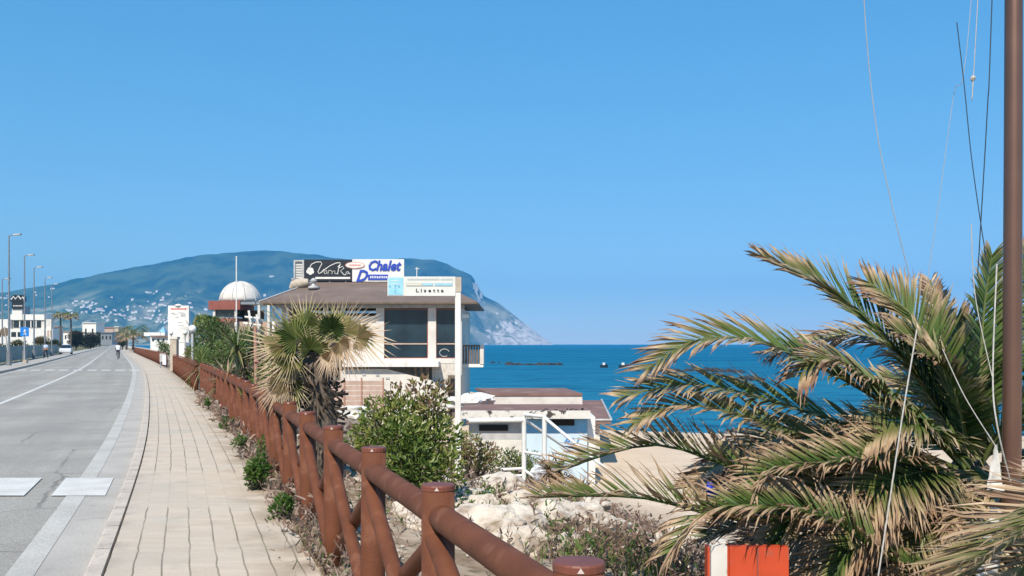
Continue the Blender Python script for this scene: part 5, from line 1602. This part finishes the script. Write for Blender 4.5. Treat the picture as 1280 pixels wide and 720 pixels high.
for i, ((x, y), (dx, dy), Rr, dry, tip, drp, nn) in enumerate(FL):
    d_ = D + (-.35 if nn[1] < 0 else .35) + (i % 3) * .08
    c = P(x, y, d_)
    mb = MB()
    fan_leaf(mb, crown, c, Vector((dx, -.25 if nn[1] < 0 else .25, dy)), Vector(nn), Rr * 1.08, 30, 2.3 if drp < .4 else 1.6, dry * .95, tip, drp, 40 + i)
    mb.build('leaf', L_FAN, wp)


# --- leafy shrubs
def leaf_cloud(mb, blobs, n, size, seed, stops=(0.1, 0.7), fresh=None, aspect=.42, curl=.25):
    rr = random.Random(seed)
    wts = [b_[1][0] * b_[1][1] * b_[1][2] for b_ in blobs]; tot = sum(wts)
    vs = []; fs = []; at_ = []
    for (c, r, ti), w in zip(blobs, wts):
        c = Vector(c)
        for k in range(int(n * w / tot) + 1):
            u = Vector((rr.gauss(0, 1), rr.gauss(0, 1), rr.gauss(0, 1))).normalized()
            rad = rr.random() ** .38
            p = c + Vector((u.x * r[0], u.y * r[1], u.z * r[2])) * rad
            d = (u * .8 + Vector((rr.uniform(-1, 1), rr.uniform(-1, 1), rr.uniform(-.2, 1.1)))).normalized()
            s_ = d.cross(Vector((rr.uniform(-1, 1), rr.uniform(-1, 1), rr.uniform(-1, 1)))).normalized()
            nn = d.cross(s_)
            l = size * rr.uniform(.6, 1.25); w_ = l * aspect
            b0 = len(vs)
            vs += [p, p + d * l * .5 + s_ * w_ * .5 + nn * curl * w_, p + d * l - nn * curl * l * .5, p + d * l * .5 - s_ * w_ * .5 + nn * curl * w_]
            t = max(0, min(1, ti + rr.uniform(-.28, .3)))
            at_ += [t, t, t, t]
            fs += [(b0, b0 + 1, b0 + 2), (b0, b0 + 2, b0 + 3)]
    mb.add(vs, fs, 0, at_)


def twigs(mb, base, blobs, r=.008, seed=0, per=3):
    rr = random.Random(seed)
    for (c, rd, ti) in blobs:
        for k in range(per):
            e = Vector(c) + Vector((rr.uniform(-.7, .7) * rd[0], rr.uniform(-.7, .7) * rd[1], rr.uniform(0, .95) * rd[2]))
            b_ = Vector(base) + Vector((rr.uniform(-.1, .1), rr.uniform(-.1, .1), 0))
            mb.tube([b_, b_.lerp(e, .5) + Vector((rr.uniform(-.08, .08), 0, -.05)), e], [r * 1.6, r, r * .4], 4)


D = 10.4
def blob(x, y, D, r, t, sq=(1, 1, 1)): return (P(x, y, D), (r * sq[0], r * sq[1], r * sq[2]), t)
bl = [blob(505, 555, D, .36, .22), blob(470, 545, D + .2, .30, .35), blob(545, 550, D + .2, .34, .28), blob(520, 585, D - .2, .33, .15), blob(555, 590, D - .1, .28, .38), blob(480, 590, D - .1, .25, .30),
      blob(500, 520, D + .3, .28, .40), blob(535, 515, D + .4, .26, .50), blob(465, 515, D + .3, .18, .45), blob(552, 492, D + .5, .16, 1.0), blob(525, 486, D + .5, .16, 1.0), blob(496, 492, D + .5, .14, .85), blob(540, 506, D + .2, .14, .95), blob(480, 498, D + .4, .10, .5), blob(447, 552, D + .3, .16, .35), blob(452, 562, D + .1, .16, .35)]
ba = P(515, 640, D)
sh = thing('green_shrub', 'big glossy green shrub with browned top between fan palm and cream sign', 'shrub', (ba.x, D, ground_z(ba.x, D)))
mb = MB(); bl = [(c_, tuple(.85 * q for q in r_), min(1, t_ + .2)) for (c_, r_, t_) in bl]
leaf_cloud(mb, bl, 4200, .082, 5, aspect=.45); mb.build('foliage', L_BUSH, sh)
mb = MB(); twigs(mb, (ba.x, D, ground_z(ba.x, D)), bl, .010, 4); mb.build('stems', TRUNK, sh)


def shrub(name, label, x, y, D, r, n, size, tint, seed, sq=(1, 1, .9), leafm=L_BUSH, nb=9, aspect=.4, group=None, cat='shrub'):
    rr = random.Random(seed); c0 = P(x, y, D); gz_ = ground_z(c0.x, D)
    g = thing(name, label, cat, (c0.x, D, gz_), group)
    bl = []
    if D < 60: c0.x = max(c0.x, F(D) + .12 + r * sq[0] * .95)
    for k in range(nb):
        u = Vector((rr.uniform(-1, 1), rr.uniform(-.8, .8), rr.uniform(-.8, .8)))
        rb = r * rr.uniform(.32, .52)
        bl.append((c0 + Vector((u.x * r * sq[0] * .75, u.y * r * .7, u.z * r * sq[2] * .7)), (rb, rb, rb * .9), max(0, min(1, tint + rr.uniform(-.2, .25)))))
    mb = MB(); leaf_cloud(mb, bl, n, size, seed, aspect=aspect); mb.build('foliage', leafm, g)
    mb = MB(); twigs(mb, (c0.x, D, gz_ - .05), bl, .012, seed, 2); mb.build('stems', TRUNK, g)
    return g


def spiky(name, label, x, y, D, r, n, tint, seed, heads=4, cat='plant', w=.02):
    """a plant of several rosettes of long stiff blades"""
    rr = random.Random(seed); c0 = P(x, y, D); gz_ = ground_z(c0.x, D)
    g = thing(name, label, cat, (c0.x, D, gz_))
    if D < 60: c0.x = max(c0.x, F(D) + .1 + r * .85)
    mb = MB(); vs = []; fs = []; at_ = []; cs = []
    for h in range(heads):
        c = c0 + Vector((rr.uniform(-.8, .8) * r, rr.uniform(-.5, .5) * r, rr.uniform(-.55, .35) * r)); cs.append(c)
        for k in range(n):
            u = Vector((rr.gauss(0, 1), rr.gauss(0, 1), rr.gauss(.35, .8))).normalized(); l = r * rr.uniform(.5, .95)
            s_ = u.cross(Vector((0, 0, 1)) if abs(u.z) < .95 else Vector((1, 0, 0))).normalized()
            dr = Vector((0, 0, -1)) * l * rr.uniform(.05, .4)
            t = max(0, min(1, tint + rr.uniform(-.25, .35))); b0 = len(vs)
            vs += [c - s_ * w * .5, c + s_ * w * .5, c + u * l * .5 + s_ * w + dr * .2, c + u * l * .5 - s_ * w + dr * .2, c + u * l + dr]
            at_ += [t, t, t, t, min(1, t + .2)]
            fs += [(b0, b0 + 1, b0 + 2, b0 + 3), (b0 + 3, b0 + 2, b0 + 4)]
    mb.add(vs, fs, 0, at_); mb.build('blades', L_PALM, g)
    mb = MB()
    for c in cs: mb.tube([(c0.x, D, gz_ - .1), (c.x * .6 + c0.x * .4, (c.y + D) / 2, (c.z + gz_) / 2), c], [.07, .055, .045], 7)
    mb.build('stems', BARK, g)
    return g


spiky('spiky_plant', 'dark spiky plant rising above the fence left of the fan palm', 312, 448, 20, .75, 70, .32, 61, 6)
spiky('spiky_plant', 'brownish tangled spiky plant close behind the fence below the dome', 292, 462, 24, .85, 70, .55, 62, 6)
spiky('spiky_plant', 'tall yucca like plant in front of the domed pavilion', 270, 436, 34, 1.25, 70, .30, 63, 6)
spiky('spiky_plant', 'dry leaved yucca like plant below the red pavilion fascia', 262, 416, 48, 1.3, 60, .62, 64, 5)
shrub('leafy_shrub', 'dark leafy shrub between the globe lamps and the pavilion', 272, 424, 44, 1.15, 2000, .16, .15, 65)
shrub('leafy_shrub', 'olive green shrub spilling over the fence by the globe lamps', 272, 440, 38, .85, 1600, .13, .35, 66)
shrub('leafy_shrub', 'rounded dark shrub topped with green under the white dome', 263, 410, 52, .85, 1500, .17, .28, 67)
shrub('leafy_shrub', 'dark shrub in the middle of the planting behind the fence', 284, 440, 30, 1.0, 2400, .11, .12, 68)
shrub('leafy_shrub', 'brown and green low shrub crowding the fence left of the fan palm', 326, 478, 17, .62, 2600, .07, .55, 69)
shrub('leafy_shrub', 'low yellow green shrub at the fence end beside the gate pillar', 240, 446, 47, .62, 1200, .13, .55, 70)
shrub('leafy_shrub', 'small shrub growing through the gap in the brown fence', 245, 462, 32, .42, 900, .08, .6, 71)
shrub('leafy_shrub', 'dark green shrub between low white bar and advertising board', 208, 437, 85, .9, 900, .18, .25, 72)
shrub('leafy_shrub', 'brown leaved shrub beside the pale sign post over the white planks', 590, 566, 15.5, .42, 1400, .07, .85, 73)
shrub('leafy_shrub', 'small green shrub growing under the white stair railing', 640, 588, 19.5, .5, 1200, .08, .4, 74)
spiky('spiky_plant', 'dead reddish spiky plant beside the lower stair rails', 700, 598, 16.5, .6, 80, .8, 75, 4, w=.014)
spiky('spiky_plant', 'greenish spiky tuft in front of the white kiosk wall', 668, 568, 21, .5, 60, .45, 76, 2, w=.014)


# --- trees along the far side and behind
def small_palm(label, x, ytop, D, ybase, r, seed, group=None):
    c = P(x, ytop, D); bz = P(x, ybase, D).z
    g = thing('palm_tree', label, 'palm tree', (c.x, D, bz), group)
    MB().tube([(c.x, D, bz - .2), (c.x + .1, D, (bz + c.z) / 2), (c.x, D, c.z)], [.24, .18, .16], 8).build('trunk', TRUNK, g)
    mb = MB(); rr = random.Random(seed)
    for k in range(18):
        a = k * 2.4; up = 1.0 - 1.7 * (k / 18)
        d = Vector((math.cos(a), math.sin(a), 0))
        frond(mb, [c, c + d * r * .5 + Vector((0, 0, up * r * .45)), c + d * r * .95 + Vector((0, 0, up * r * .4 - r * .25))], 14, r * .42, .25 + .4 * (k / 18), .35, .2, .4, .03, .05, seed + k, start=.3)
    mb.build('crown', L_PALM, g)


small_palm('left one of two tall slim palms before the dark trees at the road end', 75.5, 394, 215, 434, 1.7, 200)
small_palm('right one of two tall slim palms before the dark trees at the road end', 88.5, 395, 215, 434, 1.8, 230)
small_palm('broad low palm with drooping olive fronds at the bend of the far brown fence', 166, 416, 180, 436, 3.0, 260)
small_palm('smaller dense palm beside the broad palm at the fence bend', 158, 420, 200, 436, 2.4, 290)


def tree(name, label, x0, x1, ytop, ybase, D, n, size, tint, seed, nb=14, leafm=L_TREE):
    rr = random.Random(seed); a = P(x0, ybase, D); c = P(x1, ytop, D); g = thing(name, label, 'tree', ((a.x + c.x) / 2, D, a.z))
    W = c.x - a.x; H = c.z - a.z; bl = []
    for k in range(nb):
        rb = min(W, H) * rr.uniform(.22, .34)
        bl.append((Vector((a.x + rb + rr.random() * max(.01, W - 2 * rb), D + rr.uniform(-.25, .25) * W, a.z + .15 * H + rb * .6 + rr.random() * max(.01, .85 * H - 1.6 * rb))), (rb * 1.15, rb, rb * .9), max(0, min(1, tint + rr.uniform(-.2, .2)))))
    mb = MB(); leaf_cloud(mb, bl, n, size, seed); mb.build('crown', leafm, g)
    mb = MB(); m_ = Vector(((a.x + c.x) / 2, D, a.z - .2)); mb.tube([m_, m_ + Vector((0, 0, H * .5))], [.22, .12], 7)
    for q in bl[:5]: mb.tube([m_ + Vector((0, 0, H * .3)), q[0]], [.1, .04], 5)
    mb.build('trunk', TRUNK, g)


tree('hedge_tree', 'tall dense dark hedge like tree at the left of the road end', 84, 106, 413, 437, 285, 4200, .5, .25, 301, leafm=L_HEDGE)
tree('hedge_tree', 'dark hedge like tree meeting the road at its far end', 101, 125, 414, 437, 295, 4200, .5, .35, 302, leafm=L_HEDGE)
tree('street_tree', 'brownish low tree in front of the white seafront building', 40, 60, 420, 438, 150, 1500, .25, .75, 303, 9)
tree('street_tree', 'olive brown bush behind the mesh fence under the blue sign', 12, 40, 424, 446, 105, 1800, .2, .65, 304, 10)
tree('street_tree', 'dry brown bush behind the mesh fence at the picture edge', -10, 14, 427, 450, 95, 1500, .2, .8, 305, 9)
tree('street_tree', 'green bushes behind the mesh fence before the two slim palms', 58, 76, 424, 437, 175, 1300, .3, .35, 306, 9)
tree('street_tree', 'dark green tree between the dark hedge and the grey pavilion', 119, 130, 413, 433, 340, 1400, .5, .3, 307, 8)
tree('street_tree', 'small green tree in front of the far terracotta roofs', 148, 158, 420, 436, 250, 1200, .35, .3, 308, 8)

# --- weeds and rocks between pavement and beach
rr = random.Random(17)
def clump(x, y, r, h, n, label, seed, size=.05, tint=.25):
    # where the photo's pavement pixel meets the ground
    D = EYE * FOC / (y - HOR); X = P(x, 0, D).x
    shrub_c = Vector((X, D, 0)); g = thing('weed', label, 'weed', (X, D, ground_z(X, D)), None)
    q = random.Random(seed); bl = []
    for k in range(8):
        bl.append((shrub_c + Vector((q.uniform(-1, 1) * r, q.uniform(-1, 1) * r, q.uniform(.1, .85) * h)), (r * .5, r * .5, h * .3), max(0, min(1, tint + q.uniform(-.15, .2)))))
    mb = MB(); leaf_cloud(mb, bl, n, size, seed, aspect=.5); mb.build('leaves', L_WEED, g)
    mb = MB(); twigs(mb, shrub_c - Vector((0, 0, .03)), bl, .004, seed, 3); mb.build('stems', TRUNK, g)


clump(318, 612, .14, .34, 900, 'largest bright green leafy weed spilling onto the pavement', 401)
clump(352, 648, .09, .22, 420, 'small green weed just below the largest one at the pavement edge', 402)
clump(300, 566, .11, .22, 420, 'green weed at the pavement edge left of the largest weed', 403)
clump(286, 536, .13, .26, 420, 'low green weed under the fence halfway along the pavement', 404)
clump(266, 512, .16, .30, 420, 'farther green weed tuft under the brown fence', 405, .06)
clump(246, 482, .22, .40, 420, 'weed tuft near the gap of the brown fence', 406, .08, .4)
clump(335, 585, .10, .40, 380, 'leggy green weed leaning on a fence post behind the largest weed', 407, .05, .4)


def dry_stuff(name, region, n, seed, h0, h1, m, tint, kids_=3, w=.0035, leafy=.5, kind_='stuff', lean=.35):
    """dry stems with small side leaves, too many to count"""
    rr = random.Random(seed); mb = MB(); vs = []; fs = []; at_ = []
    for k in range(n):
        X, Y = region(rr)
        if X < F(Y) - .35: continue
        z = ground_z(X, Y); h = rr.uniform(h0, h1); p = Vector((X, Y, z - .02))
        d = Vector((rr.gauss(0, lean), rr.gauss(0, lean), 1)).normalized(); wk = w * max(1, Y / 7)
        t = max(0, min(1, tint + rr.uniform(-.4, .35)))
        def blade(p, d, l, w, t):
            s_ = d.cross(Vector((rr.uniform(-1, 1), rr.uniform(-1, 1), .2))).normalized(); b0 = len(vs)
            bend = Vector((rr.gauss(0, .2), rr.gauss(0, .2), -.15)) * l
            vs.extend([p - s_ * w, p + s_ * w, p + d * l * .6 + s_ * w * .8, p + d * l * .6 - s_ * w * .8, p + d * l + bend * .6])
            at_.extend([t] * 5); fs.extend([(b0, b0 + 1, b0 + 2, b0 + 3), (b0 + 3, b0 + 2, b0 + 4)])
        blade(p, d, h, wk, t)
        for j in range(kids_):
            f = rr.uniform(.25, .95); q = p + d * h * f
            e = (d * .5 + Vector((rr.uniform(-1, 1), rr.uniform(-1, 1), rr.uniform(-.3, .8)))).normalized()
            blade(q, e, h * rr.uniform(.12, .35), wk * (1.0 + leafy * rr.random() * 2.2), max(0, min(1, t + rr.uniform(-.15, .2))))
    mb.add(vs, fs, 0, at_)
    tag(mb.build(name, m), kind=kind_)


def fence_zone(rr):
    D = 2.6 + 26 * rr.random() ** 1.3
    return F(D) + rr.gauss(-.04, .10), D
def slope_zone(rr):
    D = rr.uniform(3.0, 24); return F(D) + .25 + 9.5 * rr.random() ** .8, D
def patch(cx, cy, D0, D1, sx):
    def f(rr):
        D = rr.uniform(D0, D1); return P(cx, 0, D).x + rr.gauss(0, sx), D
    return f
dry_stuff('dry_weeds', fence_zone, 1500, 1, .12, .42, L_DRY, .45, 5, .003, 1.2)
dry_stuff('dry_grass', slope_zone, 6500, 2, .06, .36, L_DRY, .45, 4, .0032, .9)
dry_stuff('green_grass', patch(720, 0, 8.4, 10.5, .45), 240, 3, .12, .36, L_WEED, .4, 2, .004, .5)
dry_stuff('green_grass', patch(600, 0, 10, 12, .25), 260, 4, .12, .3, L_WEED, .3, 2, .004, .5)
dry_stuff('green_grass', patch(770, 0, 7.4, 8.6, .4), 160, 5, .15, .42, L_WEED, .6, 3, .004, .5)
dry_stuff('dark_scrub', patch(810, 0, 7.8, 10, .6), 330, 7, .15, .45, L_DRY, .2, 5, .004, 1.0)

def chipped(c, r, seed):
    q = random.Random(seed); pl = []
    for k in range(13):
        n = Vector((q.gauss(0, 1), q.gauss(0, 1), q.gauss(0, 1))).normalized(); pl.append((n, q.uniform(.62, .95)))
    bm = bmesh.new(); bmesh.ops.create_icosphere(bm, subdivisions=5, radius=1); vs = []
    for v in bm.verts:
        n = v.co.normalized(); k = min([1.05] + [d / n.dot(p) for (p, d) in pl if n.dot(p) > .05])
        w = n * k
        k *= 1 + .13 * mnoise.fractal(w * 2.2 + Vector((seed, 0, 0)), 1, 2, 5) - .10 * max(0, mnoise.noise(w * 5 + Vector((0, seed, 0))))
        vs.append(Vector(c) + Vector((n.x * 1.2, n.y * .95, n.z * .72)) * r * k)
    mb = MB(); mb.add(vs, [tuple(v.index for v in f.verts) for f in bm.faces]); bm.free()
    return mb


dry_stuff('green_grass', patch(690, 0, 8.5, 14, 1.0), 420, 12, .08, .30, L_WEED, .35, 3, .0035, .8)
dry_stuff('fence_grass', fence_zone, 1100, 9, .06, .24, L_WEED, .4, 3, .0032, .8)

rocks = [(655, 650, 11.2, .42), (618, 622, 14.5, .45), (690, 660, 10.8, .35), (720, 640, 11.4, .40), (600, 655, 10.4, .30), (650, 690, 9.4, .34), (605, 700, 8.6, .36), (640, 715, 8.4, .28), (740, 675, 10.0, .26),
         (585, 640, 11.8, .25), (680, 625, 13.2, .35), (760, 640, 11.8, .3), (820, 655, 10.4, .24), (855, 690, 9.6, .26), (560, 620, 12.8, .28), (700, 700, 9.0, .22), (635, 668, 9.9, .22), (780, 690, 9.6, .2), (670, 628, 13.5, .30),
         (545, 690, 8.8, .24), (520, 660, 9.4, .25), (845, 610, 13.5, .4), (900, 600, 15, .45), (735, 610, 15, .3)]
big = {0: 'largest pale limestone boulder on the slope in the middle of the view', 1: 'pale boulder below the white plank screen', 6: 'pale boulder showing under the nearest fence rail', 3: 'streaked pale boulder under the tip of the lowest dry frond'}
for i, (x, y, D, r) in enumerate(rocks):
    c = P(x, y, D); z = ground_z(c.x, D)
    c.z = z + r * .12
    o = chipped(c, r, 60 + i).build('boulder', ROCK, loc=(c.x, c.y, z))
    tag(o, big.get(i, 'pale weathered limestone boulder half hidden in dry weeds on the slope'), 'boulder', 'limestone boulders on the slope')

# loose stones among the weeds
rr = random.Random(77); mb = MB()
for k in range(2600):
    D = rr.uniform(4, 20); X = F(D) + .3 + 9 * rr.random(); r = rr.uniform(.012, .035) * (1 + (rr.random() < .12) * 2.2)
    c = Vector((X, D, ground_z(X, D) + r * .3))
    q = [c + Vector((a * rr.uniform(.6, 1.3), b_ * rr.uniform(.6, 1.3), d * rr.uniform(.5, .9))) * r for (a, b_, d) in ((1, 0, 0), (0, 1, 0), (-1, 0, 0), (0, -1, 0), (0, 0, 1), (0, 0, -1), (.6, .6, .5), (-.6, -.6, .5))]
    mb.add(q, [(0, 6, 4), (6, 1, 4), (1, 2, 4), (2, 7, 4), (7, 3, 4), (3, 0, 4), (0, 1, 6), (2, 3, 7), (1, 0, 5), (2, 1, 5), (3, 2, 5), (0, 3, 5)])
tag(mb.build('gravel', ROCK), kind='stuff')
